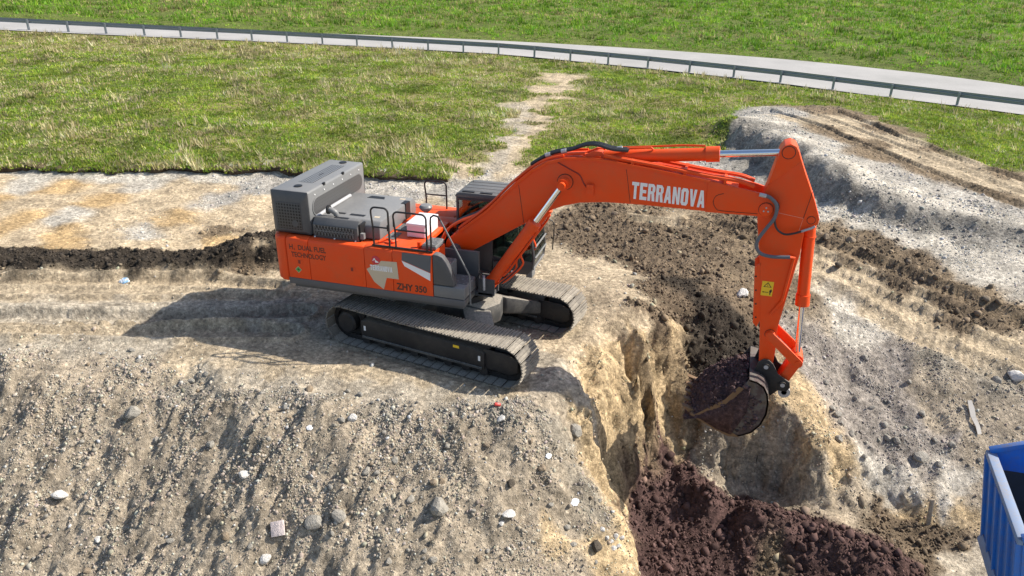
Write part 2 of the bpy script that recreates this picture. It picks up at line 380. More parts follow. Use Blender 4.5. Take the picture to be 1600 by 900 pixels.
# terrace; the shade on its near face is put into a darker grey
sp('K', (1450,350),(1500,356),(1570,368),(1430,332),(1370,322),(1330,305),(1150,195),(1160,220),(1190,240),(1230,255),(1260,275),(1300,295),(1350,315),(1400,328),(1460,342),(1540,360),(1600,370),(1180,205),(1220,225)); sp('W', (1190,185),(1240,212),(1300,245),(1360,280),(1420,300),(1500,322),(1580,342)); sp('w', (1210,175),(1270,215),(1340,250),(1420,282),(1520,312),(1600,335)); sp('B', (1290,200),(1380,245),(1460,275),(1560,308),(1300,172),(1380,200),(1460,232),(1560,272),(1340,222)); sp('T', (1260,190),(1330,205),(1430,245),(1600,305),(1510,275),(1340,190),(1430,225),(1500,255),(1600,290))
_sx = march([(a, b) for a, b, c in S], zbase)
S_XY = _sx[:, :2]
S_C = np.array([list(SOIL[c][0])+list(SOIL[c][1:]) for a, b, c in S])
far = [(d*math.cos(R(a)), d*math.sin(R(a)), 'G' if 0 <= a <= 200 else 'R') for a in range(0, 360, 20) for d in (150, 400)]
far += [(-18, -6, 'R'), (-14, -9, 'R'), (0, -12, 'R'), (8, -9, 'y'), (14, -6, 'y'), (20, 2, 'y'), (22, 12, 'w'), (30, 8, 'w'), (-25, -1, 'T'), (-30, 4, 'F'), (16, -2, 't'), (4.4, -1.2, 'Y'), (4.7, -2.2, 'P'), (11, -3, 't')]
S_XY = np.vstack([S_XY, [(a, b) for a, b, c in far]])
S_C = np.vstack([S_C, [list(SOIL[c][0])+list(SOIL[c][1:]) for a, b, c in far]])
dist_c = np.hypot(XX-CAM[0], YY-CAM[1])
_wa = np.clip(dist_c/22, .5, 3)
WX = XX+_wa*(.30*fbm(XX*1.1/_wa, YY*1.1/_wa, 4, 11)); WY = YY+_wa*(.30*fbm(XX*1.1/_wa+40, YY*1.1/_wa, 4, 12))
# soil map on every third grid line, then looked up at wobbled places
_gx = np.append(GX[:-1:3], GX[-1]).astype(np.float32); _gy = np.append(GY[:-1:3], GY[-1]).astype(np.float32)
_cx, _cy = np.meshgrid(_gx, _gy)
ws = np.zeros(_cx.shape, np.float32); cacc = np.zeros(_cx.shape+(7,), np.float32)
S32 = S_C.astype(np.float32)
for k in range(len(S_XY)):
    q = (_cx-np.float32(S_XY[k, 0]))**2+(_cy-np.float32(S_XY[k, 1]))**2+np.float32(1e-3)
    wgt = 1/(q*q*q*q)
    ws += wgt; cacc += wgt[..., None]*S32[k]
cacc /= ws[..., None]
i_ = np.clip(np.searchsorted(_gx, WX)-1, 0, len(_gx)-2); j_ = np.clip(np.searchsorted(_gy, WY)-1, 0, len(_gy)-2)
tx_ = np.clip((WX-_gx[i_])/(_gx[i_+1]-_gx[i_]), 0, 1)[..., None].astype(np.float32); ty_ = np.clip((WY-_gy[j_])/(_gy[j_+1]-_gy[j_]), 0, 1)[..., None].astype(np.float32)
acc = (cacc[j_, i_]*(1-tx_)+cacc[j_, i_+1]*tx_)*(1-ty_)+(cacc[j_+1, i_]*(1-tx_)+cacc[j_+1, i_+1]*tx_)*ty_
del i_, j_, tx_, ty_, cacc, _cx, _cy
rough_m, grav_m, grass_m, clod_m = (acc[..., k] for k in (3, 4, 5, 6))
del WX, WY, ws

# relief
gy, gx = np.gradient(ZZ, GY, GX)
slope = np.hypot(gx, gy)
near = sstep(60, 25, dist_c)
n1 = fbm(XX*.55, YY*.55, 5, 21)
n2 = fbm(XX*2.6, YY*2.6, 4, 31)
n3 = fbm(XX*7.5, YY*7.5, 3, 41)
# rills that run down the foreground slope
fg = sstep(.25, .5, slope)*sstep(3.6, 2.0, XX)*sstep(-1, -3, YY)
rx = XX*.93+YY*.05+.35*(-YY-3)*.55
rill = fbm(rx*2.2, YY*.35, 4, 51, .55)+.5*fbm(rx*6.5, YY*.6, 2, 59)
rel = rough_m*(.05*n1*1.5+.035*n2+.012*n3)
wallm = sstep(.9, 1.6, slope)*sstep(2.5, 3.4, XX)
wx = fbm(XX*1.6, YY*1.6, 4, 57, ridge=True)
rel += wallm*.07*wx*rough_m
_rm = np.clip(.55+1.1*pn(XX*.4, YY*.4, 52), 0, 1.3)
rel += fg*(.075*rill*_rm+.07*n1+.11*fbm(XX*.85, YY*.7, 3, 53, .5, ridge=True)+.04*fbm(XX*3.2, YY*2.2, 4, 54, .6, ridge=True))
cl = fbm(XX*3.3, YY*3.3, 5, 61, .62)
rel += clod_m*(.10*np.abs(cl)+.03*n3)
rel += grass_m*near*(.05*n1+.03*n2)
rel += grass_m*sstep(25, 60, dist_c)*(.12*fbm(XX*.2, YY*.2, 4, 71))
rel += fg*(.034*fbm(XX*6.5, YY*5.5, 2, 55, .6, ridge=True)+.03*np.clip(pn(XX*4.2, YY*4.2, 56)-.25, 0, 1)*2)
# thin scraped plates on the cut face at the left
_pl = sstep(-2.5, -4, XX)*sstep(.8, 2.2, YY)*sstep(.3, .1, grass_m)*sstep(.3, .1, clod_m)
_q = fbm(XX*.55+YY*.3, YY*1.0-XX*.25, 3, 77)
rel += _pl*(.055*np.floor(3.2*_q)/3.2+.02*n2)
# wheel and crawler ruts
def rut(pts, width, depth, cleat=.14, cd_=.018):
    P = march(pts, zbase)[:, :2]; L = 0
    global rel
    bb = (XX > P[:, 0].min()-1) & (XX < P[:, 0].max()+1) & (YY > P[:, 1].min()-1) & (YY < P[:, 1].max()+1)
    x = XX[bb]; y = YY[bb]; best = np.full(x.shape, 9.); arc = np.zeros(x.shape)
    for a, b in zip(P[:-1], P[1:]):
        d = b-a; l = np.hypot(*d); t = np.clip(((x-a[0])*d[0]+(y-a[1])*d[1])/l**2, 0, 1)
        dd = np.hypot(x-a[0]-t*d[0], y-a[1]-t*d[1]); m = dd < best
        best = np.where(m, dd, best); arc = np.where(m, L+t*l, arc); L += l
    wob = best+.03*n2[bb]
    v = -depth*sstep(width*.57, width*.47, wob)+depth*.7*np.exp(-((wob-width*.75)/(width*.16))**2)
    v += cd_*np.sign(np.sin(arc*2*math.pi/cleat))*sstep(width*.5, width*.4, wob)*(.5+.5*n1[bb])
    rel[bb] += v
rut([(-60,441),(150,440),(330,442),(430,450)], .5, .13)
rut([(-60,497),(150,497),(330,498),(470,490)], .55, .16, .16)
rut([(-60,516),(150,516),(330,520),(450,520)], .5, .11, .16)
rut([(-60,470),(150,470),(330,468),(470,465)], .35, .06, .16)
rut([(980,345),(1100,358),(1220,392),(1330,440),(1450,500),(1640,580)], .6, .11, .2, .035)
rut([(1150,345),(1250,372),(1350,405),(1480,460),(1640,525)], .6, .12, .2, .035)
rut([(1080,345),(1200,372),(1300,408),(1420,462),(1640,548)], .5, .08, .2, .02)
rut([(1270,445),(1360,488),(1480,545),(1640,620)], .6, .09, .2, .035)
rut([(1195,172),(1320,215),(1450,268),(1640,345)], .6, .10, .3)
rut([(1300,172),(1400,212),(1500,250),(1640,298)], .6, .10, .3)
rut([(1250,172),(1360,212),(1480,258),(1640,320)], .5, .07, .3)
# the track frames press the bench flat
_ta = -.178; _tc = (.38, -.2474)
lx = (XX-_tc[0])*math.cos(_ta)+(YY-_tc[1])*math.sin(_ta); ly = -(XX-_tc[0])*math.sin(_ta)+(YY-_tc[1])*math.cos(_ta)
tm = sstep(2.75, 2.3, np.abs(lx))*sstep(2.0, 1.75, np.abs(ly))
ZZ = ZZ+rel*(1-tm)
ZZ = ZZ*(1-tm)+tm*(-.02+.012*n3)
rb = sstep(2.2, .1, _sdr)
ZZ = ZZ*(1-rb)+rb*(_zr-.06)
zfin = gi(ZZ); grass_f = gi(grass_m); grav_f = gi(grav_m); clod_f = gi(clod_m); slope_f = gi(slope); sdr_f = gi(_sdr)

ground_m = mat('soil_and_turf', rough=.95, spec=.15)
_at = ground_m.node_tree.nodes.new('ShaderNodeAttribute'); _at.attribute_name = 'soil'
co = coords(ground_m)
na = noise(ground_m, 1.3, 6, .65, co); nb = noise(ground_m, 9, 5, .7, co); nc = noise(ground_m, 42, 3, .7, co)
c1 = mixc(ground_m, 1.0, _at.outputs['Color'], ramp(ground_m, na, [(.30, .62), (.5, 1.0), (.70, 1.36)]), 'MULTIPLY')
c2 = mixc(ground_m, 1.0, c1, ramp(ground_m, nb, [(.34, .60), (.5, 1.0), (.66, 1.42)]), 'MULTIPLY')
vo = nn(ground_m, 'ShaderNodeTexVoronoi'); vo.inputs['Scale'].default_value = 16; lk(ground_m, co, vo.inputs['Vector'])
vs = nn(ground_m, 'ShaderNodeSeparateColor'); lk(ground_m, vo.outputs['Color'], vs.inputs[0])
c3 = mixc(ground_m, .55, c2, ramp(ground_m, vs.outputs[0], [(.0, .62), (.5, 1.0), (.85, 1.1), (1.0, 1.7)]), 'MULTIPLY')
c4 = mixc(ground_m, .8, c3, ramp(ground_m, nc, [(.3, .7), (.5, 1.0), (.72, 1.4)]), 'MULTIPLY')
lk(ground_m, c4, bsdf(ground_m).inputs['Base Color'])
_h = nn(ground_m, 'ShaderNodeMath', op='ADD'); lk(ground_m, nb, _h.inputs[0])
_h2 = nn(ground_m, 'ShaderNodeMath', op='MULTIPLY'); lk(ground_m, nc, _h2.inputs[0]); _h2.inputs[1].default_value = .35
lk(ground_m, _h2.outputs[0], _h.inputs[1])
bump(ground_m, _h.outputs[0], .9, .06)
ny, nx = XX.shape
idx = np.arange(nx*ny).reshape(ny, nx)
F = np.stack([idx[:-1, :-1], idx[:-1, 1:], idx[1:, 1:], idx[1:, :-1]], -1).reshape(-1, 4)
# steep faces break into ledges and lumps sideways as well
_st = sstep(.8, 1.5, slope)*sstep(2.2, 3.0, XX)*sstep(-5.5, -4.5, YY)*sstep(6, 4.5, YY)
PXX = XX+_st*(.08*fbm(YY*1.4, ZZ*1.9, 4, 121, .55)+.05*fbm(YY*5, ZZ*7, 3, 122)); PYY = YY+_st*(.08*fbm(XX*1.4+5, ZZ*1.9, 4, 123, .55)+.06*fbm(XX*5, ZZ*7, 3, 124))
ground = pydata('ground', np.stack([PXX, PYY, ZZ], -1).reshape(-1, 3), F, ground_m, smooth=True, color=acc[..., :3].reshape(-1, 3))
tag(ground, kind='structure')

# ------------------------------------------------------------------ road, kerb strip
road_m = mat('pale_road', rough=.9, spec=.2)
co = coords(road_m)
a_ = noise(road_m, .25, 4, .6, co); b_ = noise(road_m, 14, 4, .7, co)
cc = ramp(road_m, a_, [(.3, (.30, .295, .285)), (.7, (.38, .37, .36))])
lk(road_m, mixc(road_m, .5, cc, ramp(road_m, b_, [(.3, .75), (.7, 1.25)]), 'MULTIPLY'), bsdf(road_m).inputs['Base Color'])
_t = np.gradient(RC[:, :2], axis=0); _t /= np.linalg.norm(_t, axis=1)[:, None]
_nrm = np.stack([-_t[:, 1], _t[:, 0]], -1)
def strip(name, off0, off1, dz, m):
    """strip along the road between two offsets from its near edge (positive: into the road)"""
    V = []
    for k in range(len(RC)):
        e = -_half[k]
        for o_ in (off0, off1):
            o2 = e+o_ if o_ is not None else _half[k]
            V.append((*(RC[k, :2]+_nrm[k]*o2), RC[k, 2]+dz))
    n = len(RC); V = np.array(V)
    return pydata(name, V, [(2*k, 2*k+1, 2*k+3, 2*k+2) for k in range(n-1)][0:], m)
# make sure "into the road" points away from the camera
road = strip('road', 0.0, None, .0, road_m)
tag(road, kind='structure')
# ------------------------------------------------------------------ mesh builder
class MB:
    def __init__(s): s.v = []; s.f = []
    def add(s, V, F):
        b = len(s.v); s.v += [tuple(map(float, q)) for q in V]; s.f += [tuple(i+b for i in f) for f in F]; return s
    def box(s, x0, x1, y0, y1, z0, z1, M=None):
        V = [(x, y, z) for x in (x0, x1) for y in (y0, y1) for z in (z0, z1)]
        if M is not None: V = [tuple(M @ Vector(q)) for q in V]
        return s.add(V, [(0, 1, 3, 2), (4, 6, 7, 5), (0, 4, 5, 1), (2, 3, 7, 6), (0, 2, 6, 4), (1, 5, 7, 3)])
    def prism(s, pts, a0, a1, ax='y', M=None):
        """polygon extruded along an axis; pts are (x,z) for y, (x,y) for z, (y,z) for x"""
        area = sum(pts[i][0]*pts[(i+1) % len(pts)][1]-pts[(i+1) % len(pts)][0]*pts[i][1] for i in range(len(pts)))
        if area < 0: pts = pts[::-1]
        def P(p, a): return {'y': (p[0], a, p[1]), 'z': (p[0], p[1], a), 'x': (a, p[0], p[1])}[ax]
        n = len(pts); V = [P(p, a0) for p in pts]+[P(p, a1) for p in pts]
        if M is not None: V = [tuple(M @ Vector(q)) for q in V]
        F = [tuple(range(n)), tuple(range(2*n-1, n-1, -1))]+[(i, i+n, (i+1) % n+n, (i+1) % n) for i in range(n)]
        if ax != 'y': F = [f[::-1] for f in F]
        return s.add(V, F)
    def cyl(s, p0, p1, r0, r1=None, n=20):
        r1 = r0 if r1 is None else r1
        p0 = Vector(p0); p1 = Vector(p1); d = (p1-p0).normalized()
        a = d.orthogonal().normalized(); b = d.cross(a)
        V = []
        for p, r in ((p0, r0), (p1, r1)):
            for k in range(n):
                t = 2*math.pi*k/n; V.append(p+a*(r*math.cos(t))+b*(r*math.sin(t)))
        F = [(k, (k+1) % n, (k+1) % n+n, k+n) for k in range(n)]+[tuple(range(n-1, -1, -1)), tuple(range(n, 2*n))]
        return s.add(V, F)
    def tube(s, path, r, n=8, closed=False, sm=0):
        P = [Vector(p) for p in path]
        if sm:
            Q = _cr(np.array([tuple(p) for p in P]), sm); P = [Vector(q) for q in Q]
        m = len(P); V = []; up = None
        for i in range(m):
            d = (P[min(i+1, m-1)]-P[max(i-1, 0)]).normalized()
            if up is None: up = d.orthogonal().normalized()
            up = (up-d*up.dot(d))
            up = up.normalized() if up.length > 1e-6 else d.orthogonal().normalized()
            b = d.cross(up)
            for k in range(n):
                t = 2*math.pi*k/n; V.append(P[i]+up*(r*math.cos(t))+b*(r*math.sin(t)))
        F = [(i*n+k, i*n+(k+1) % n, (i+1)*n+(k+1) % n, (i+1)*n+k) for i in range(m-1) for k in range(n)]
        F += [tuple(range(n-1, -1, -1)), tuple(range((m-1)*n, m*n))]
        return s.add(V, F)
    def lathe(s, prof, c, n=24, ax='z'):
        V = []
        for r, h in prof:
            for k in range(n):
                t = 2*math.pi*k/n; a, b = r*math.cos(t), r*math.sin(t)
                V.append({'z': (c[0]+a, c[1]+b, c[2]+h), 'y': (c[0]+b, c[1]+h, c[2]+a), 'x': (c[0]+h, c[1]+a, c[2]+b)}[ax])
        m = len(prof)
        F = [(i*n+k, i*n+(k+1) % n, (i+1)*n+(k+1) % n, (i+1)*n+k) for i in range(m-1) for k in range(n)]
        F += [tuple(range(n-1, -1, -1)), tuple(range((m-1)*n, m*n))]
        return s.add(V, F)
    def build(s, name, m, parent=None, bevel=0.0, seg=2, smooth=True, M=None):
        me = bpy.data.meshes.new(name); me.from_pydata(s.v, [], s.f)
        if bevel or smooth:
            bm = bmesh.new(); bm.from_mesh(me)
            bmesh.ops.recalc_face_normals(bm, faces=bm.faces)
            if bevel:
                ed = [e for e in bm.edges if len(e.link_faces) == 2 and e.calc_face_angle(0) > .5]
                bmesh.ops.bevel(bm, geom=ed, offset=bevel, segments=seg, profile=.5, affect='EDGES', clamp_overlap=True)
            bm.to_mesh(me); bm.free()
        if smooth:
            me.polygons.foreach_set('use_smooth', [True]*len(me.polygons)); me.set_sharp_from_angle(angle=R(32))
        me.materials.append(m); me.update()
        o = bpy.data.objects.new(name, me); COL.objects.link(o)
        if parent: o.parent = parent
        if M is not None: o.matrix_local = M
        return o
def empty(name, loc=(0, 0, 0)):
    o = bpy.data.objects.new(name, None); o.empty_display_size = .2; COL.objects.link(o); o.location = loc; return o
def text_mesh(name, body, m, parent, origin, ux, uy, width, height, bold=.012):
    """flat lettering fitted into width x height with its lower left corner at origin, along ux (reading) and uy (up)"""
    cu = bpy.data.curves.new(name, 'FONT'); cu.body = body; cu.offset = bold; cu.resolution_u = 3; cu.fill_mode = 'BOTH'; cu.extrude = 0.0
    to = bpy.data.objects.new(name+'_src', cu); COL.objects.link(to)
    dg = bpy.context.evaluated_depsgraph_get(); dg.update()
    me = bpy.data.meshes.new_from_object(to.evaluated_get(dg))
    bpy.data.objects.remove(to)
    V = np.array([q.co[:] for q in me.vertices])
    lo = V.min(0); hi = V.max(0)
    ux = Vector(ux).normalized(); uy = Vector(uy).normalized(); o0 = Vector(origin)
    for q in me.vertices:
        a = (q.co.x-lo[0])/(hi[0]-lo[0])*width; b = (q.co.y-lo[1])/(hi[1]-lo[1])*height
        q.co = o0+ux*a+uy*b
    me.materials.clear(); me.materials.append(m); me.name = name
    o = bpy.data.objects.new(name, me); COL.objects.link(o); o.parent = parent
    return o

HALF_A = [(0, 0), (.33, 0), (.39, .2), (.5, .2), (.5, .38), (.44, .38), (.5, .72), (.5, 1), (.3, 1)]
HALF_O = [(.5, 0), (.2, 0), (0, .15), (0, .85), (.2, 1), (.5, 1), (.5, .82), (.38, .8), (.38, .2), (.5, .18)]
mir = lambda P: [(1-a, b) for a, b in P]
GLYPH = {'T': [[(0, 1), (1, 1), (1, .8), (.68, .8), (.68, 0), (.32, 0), (.32, .8), (0, .8)]], 'E': [[(0, 0), (1, 0), (1, .2), (.4, .2), (.4, .41), (.9, .41), (.9, .6), (.4, .6), (.4, .8), (1, .8), (1, 1), (0, 1)]],
         'R': [[(0, 0), (0, 1), (.75, 1), (1, .85), (1, .72), (.62, .72), (.62, .82), (.38, .82), (.38, 0)], [(.62, .72), (1, .72), (1, .6), (.86, .5), (1, 0), (.62, 0), (.5, .42), (.38, .42), (.38, .58), (.62, .58)]],
         'A': [HALF_A, mir(HALF_A)], 'N': [[(0, 0), (0, 1), (.38, 1), (.66, .42), (.66, 1), (1, 1), (1, 0), (.64, 0), (.34, .58), (.34, 0)]], 'O': [HALF_O, mir(HALF_O)], 'V': [[(0, 1), (.36, 1), (.5, .34), (.64, 1), (1, 1), (.68, 0), (.32, 0)]]}
def block_text(body, origin, dxz, width, height, y):
    """heavy condensed capitals cut as thin plates on a plane of constant y"""
    q = MB(); n = len(body); cell = width/(n-.13); ox, oz = origin
    for k, ch_ in enumerate(body):
        for P_ in GLYPH[ch_]:
            pts = []
            for a, b in P_:
                s_ = (k+a*.87)*cell; pts.append((ox+dxz[0]*s_, oz+dxz[1]*s_+b*height))
            q.prism(pts, y-.003, y)
    return q
# ------------------------------------------------------------------ machine materials
def paint(name, base, rough=.38, dirt=(.30, .26, .2), amount=.35, coat=.25, up_dust=.35):
    m = mat(name, base, rough, 0, coat, .32)
    co = coords(m); n = noise(m, 2.2, 6, .7, co); n2 = noise(m, 22, 4, .7, co)
    g = m.node_tree.nodes.new('ShaderNodeNewGeometry'); s = nn(m, 'ShaderNodeSeparateXYZ'); lk(m, g.outputs['Normal'], s.inputs[0])
    upf = ramp(m, s.outputs[2], [(.55, 0.0), (.95, up_dust)])
    d = nn(m, 'ShaderNodeMath', op='MULTIPLY'); lk(m, ramp(m, n, [(.42, 0.0), (.75, 1.0)]), d.inputs[0]); d.inputs[1].default_value = amount
    d2 = nn(m, 'ShaderNodeMath', op='MULTIPLY'); lk(m, ramp(m, n2, [(.3, .3), (.7, 1.0)]), d2.inputs[0])
    d3 = nn(m, 'ShaderNodeMath', op='ADD'); lk(m, d.outputs[0], d3.inputs[0]); lk(m, upf, d3.inputs[1]); d3.use_clamp = True
    lk(m, d3.outputs[0], d2.inputs[1])
    lk(m, mixc(m, d2.outputs[0], base, dirt), bsdf(m).inputs['Base Color'])
    rr = nn(m, 'ShaderNodeMath', op='MULTIPLY_ADD'); lk(m, d2.outputs[0], rr.inputs[0]); rr.inputs[1].default_value = .45; rr.inputs[2].default_value = rough
    lk(m, rr.outputs[0], bsdf(m).inputs['Roughness'])
    return m
ORANGE = paint('orange_paint', (.79, .068, .004), .46, (.33, .16, .075), .34, .04, .2)
GREY = paint('dark_grey_paint', (.075, .078, .083), .42, (.30, .28, .25), .2, .1, .30)
GREYL = paint('hood_grey_paint', (.15, .155, .16), .42, (.36, .34, .31), .2, .1, .30)
GREYT = paint('tank_box_grey', (.155, .16, .165), .45, (.36, .34, .31), .15, .1, .2)
SKIRT = paint('skirt_grey', (.10, .10, .105), .5, (.25, .23, .2), .2, .0, .2)
BLACK = mat('black_plastic', (.012, .012, .013), .5)
RUBBER = mat('hose_rubber', (.025, .025, .028), .45)
HOSEG = mat('hose_sleeve_grey', (.10, .115, .14), .5)
CHROME = mat('chrome_rod', (.82, .83, .85), .12, 1.0)
STEELD = paint('undercarriage_black', (.018, .018, .02), .5, (.20, .17, .135), .22, 0, .8)
FRAMET = paint('dusty_frame', (.05, .05, .05), .6, (.36, .33, .28), .5, 0, 1.0)
SHOE = paint('dusty_track_shoe', (.13, .118, .102), .72, (.42, .38, .315), .85, 0, .7)
SHOE.node_tree.nodes['Principled BSDF'].inputs['Metallic'].default_value = .1
WHITE = mat('white_print', (.80, .80, .80), .5)
WHITEB = mat('white_box_plastic', (.78, .74, .76), .4)
PINKISH = mat('white_box_front', (.74, .60, .66), .4)
BEIGE = mat('beige_print', (.55, .46, .33), .5)
DKPRINT = mat('dark_brown_print', (.075, .022, .012), .5)
DGREYP = mat('grey_print', (.085, .098, .115), .4)
REDP = mat('red_sticker', (.55, .03, .05), .45)
GREENP = mat('green_sticker', (.06, .35, .06), .45)
YELLOW = mat('yellow_sticker', (.80, .52, .02), .45)
BLUEP = mat('blue_sticker', (.05, .2, .55), .45)
REDL = mat('dark_red_latch', (.22, .02, .01), .5)
TREAD = mat('anti_slip_tread', (.2, .2, .2), .75)
_c = coords(TREAD); _v = nn(TREAD, 'ShaderNodeTexVoronoi'); _v.inputs['Scale'].default_value = 22; lk(TREAD, _c, _v.inputs['Vector']); bump(TREAD, _v.outputs[0], .8, .01)
lk(TREAD, ramp(TREAD, _v.outputs[0], [(.15, .30), (.35, .11)]), bsdf(TREAD).inputs['Base Color'])
def glass_mat(name, tint, tr=.75):
    m = bpy.data.materials.new(name); m.use_nodes = True; t = m.node_tree; t.nodes.remove(t.nodes['Principled BSDF'])
    a = t.nodes.new('ShaderNodeBsdfTransparent'); a.inputs[0].default_value = (*tint, 1)
    b = t.nodes.new('ShaderNodeBsdfGlossy'); b.inputs['Roughness'].default_value = .04; b.inputs['Color'].default_value = (.8, .9, .88, 1)
    f = t.nodes.new('ShaderNodeFresnel'); f.inputs[0].default_value = 1.5
    ad = t.nodes.new('ShaderNodeMath'); ad.operation = 'ADD'; ad.inputs[1].default_value = .06; t.links.new(f.outputs[0], ad.inputs[0])
    mx = t.nodes.new('ShaderNodeMixShader'); t.links.new(ad.outputs[0], mx.inputs[0]); t.links.new(a.outputs[0], mx.inputs[1]); t.links.new(b.outputs[0], mx.inputs[2])
    t.links.new(mx.outputs[0], t.nodes['Material Output'].inputs[0]); return m
GLASS = glass_mat('cab_glass', (.38, .46, .43))
def perf_mat(name, scale, base=(.075, .075, .077)):
    """perforated sheet: rows of small dark holes"""
    m = mat(name, base, .5, .2)
    co = coords(m); mp = nn(m, 'ShaderNodeMapping'); lk(m, co, mp.inputs[0]); mp.inputs['Scale'].default_value = (scale, scale, scale)
    v = nn(m, 'ShaderNodeTexVoronoi'); v.inputs['Randomness'].default_value = 0.0; v.inputs['Scale'].default_value = 1.0; lk(m, mp.outputs[0], v.inputs['Vector'])
    lk(m, ramp(m, v.outputs['Distance'], [(.30, (.006, .006, .006)), (.36, base)]), bsdf(m).inputs['Base Color']); return m
PERF = perf_mat('perforated_dark_sheet', 15)
PERFT = perf_mat('perforated_top_sheet', 14, (.19, .195, .2))

# ------------------------------------------------------------------ excavator
EXC = empty('excavator', (_tc[0], _tc[1], 0))
tag(EXC, 'large orange crawler excavator with dark grey hood, digging at the edge of the pit', 'excavator')
EI = Matrix.Translation((-_tc[0], -_tc[1], 0))
def part(mb, name, m, parent=None, bevel=0.0, seg=2, smooth=True):
    """world-coordinate part under the excavator (or under one of its parts)"""
    if isinstance(parent, (int, float)):
        if bevel: seg = int(bevel)
        parent, bevel = None, parent
    o = mb.build(name, m, parent or EXC, bevel, seg, smooth)
    o.matrix_local = EI if (parent is None) else Matrix.Identity(4)
    return o
def sd_(u, v, y=-1.49): q = aty(u, v, y); return (q[0], q[2])
SY = -1.49
# --- undercarriage
TL = Matrix.Translation((_tc[0], _tc[1], 0)) @ Matrix.Rotation(_ta, 4, 'Z')
LOC = Matrix.Rotation(_ta, 4, 'Z')            # local to the excavator's empty
WB, ZC, RR_ = 1.95, .45, .425
sh = MB(); hw_ = .385
prof = [(-.098, 0), (-.098, .018), (-.088, .018), (-.084, .045), (-.070, .045), (-.066, .018), (-.012, .018), (-.008, .042), (.006, .042), (.010, .018), (.060, .018), (.064, .042), (.078, .042), (.082, .018), (.094, .018), (.094, 0)]
sh.prism(prof, -hw_, hw_)
shoe_me = None
L1 = 2*WB; LT = 2*L1+2*math.pi*RR_; NSH = 50
def track_pos(s):
    s %= LT
    if s < L1: return (-WB+s, ZC+RR_-.028*math.sin(math.pi*s/L1), 0)
    s -= L1
    if s < math.pi*RR_: a = s/RR_; return (WB+RR_*math.sin(a), ZC+RR_*math.cos(a), a)
    s -= math.pi*RR_
    if s < L1: return (WB-s, ZC-RR_, math.pi)
    s -= L1; a = s/RR_; return (-WB-RR_*math.sin(a), ZC-RR_*math.cos(a), math.pi+a)
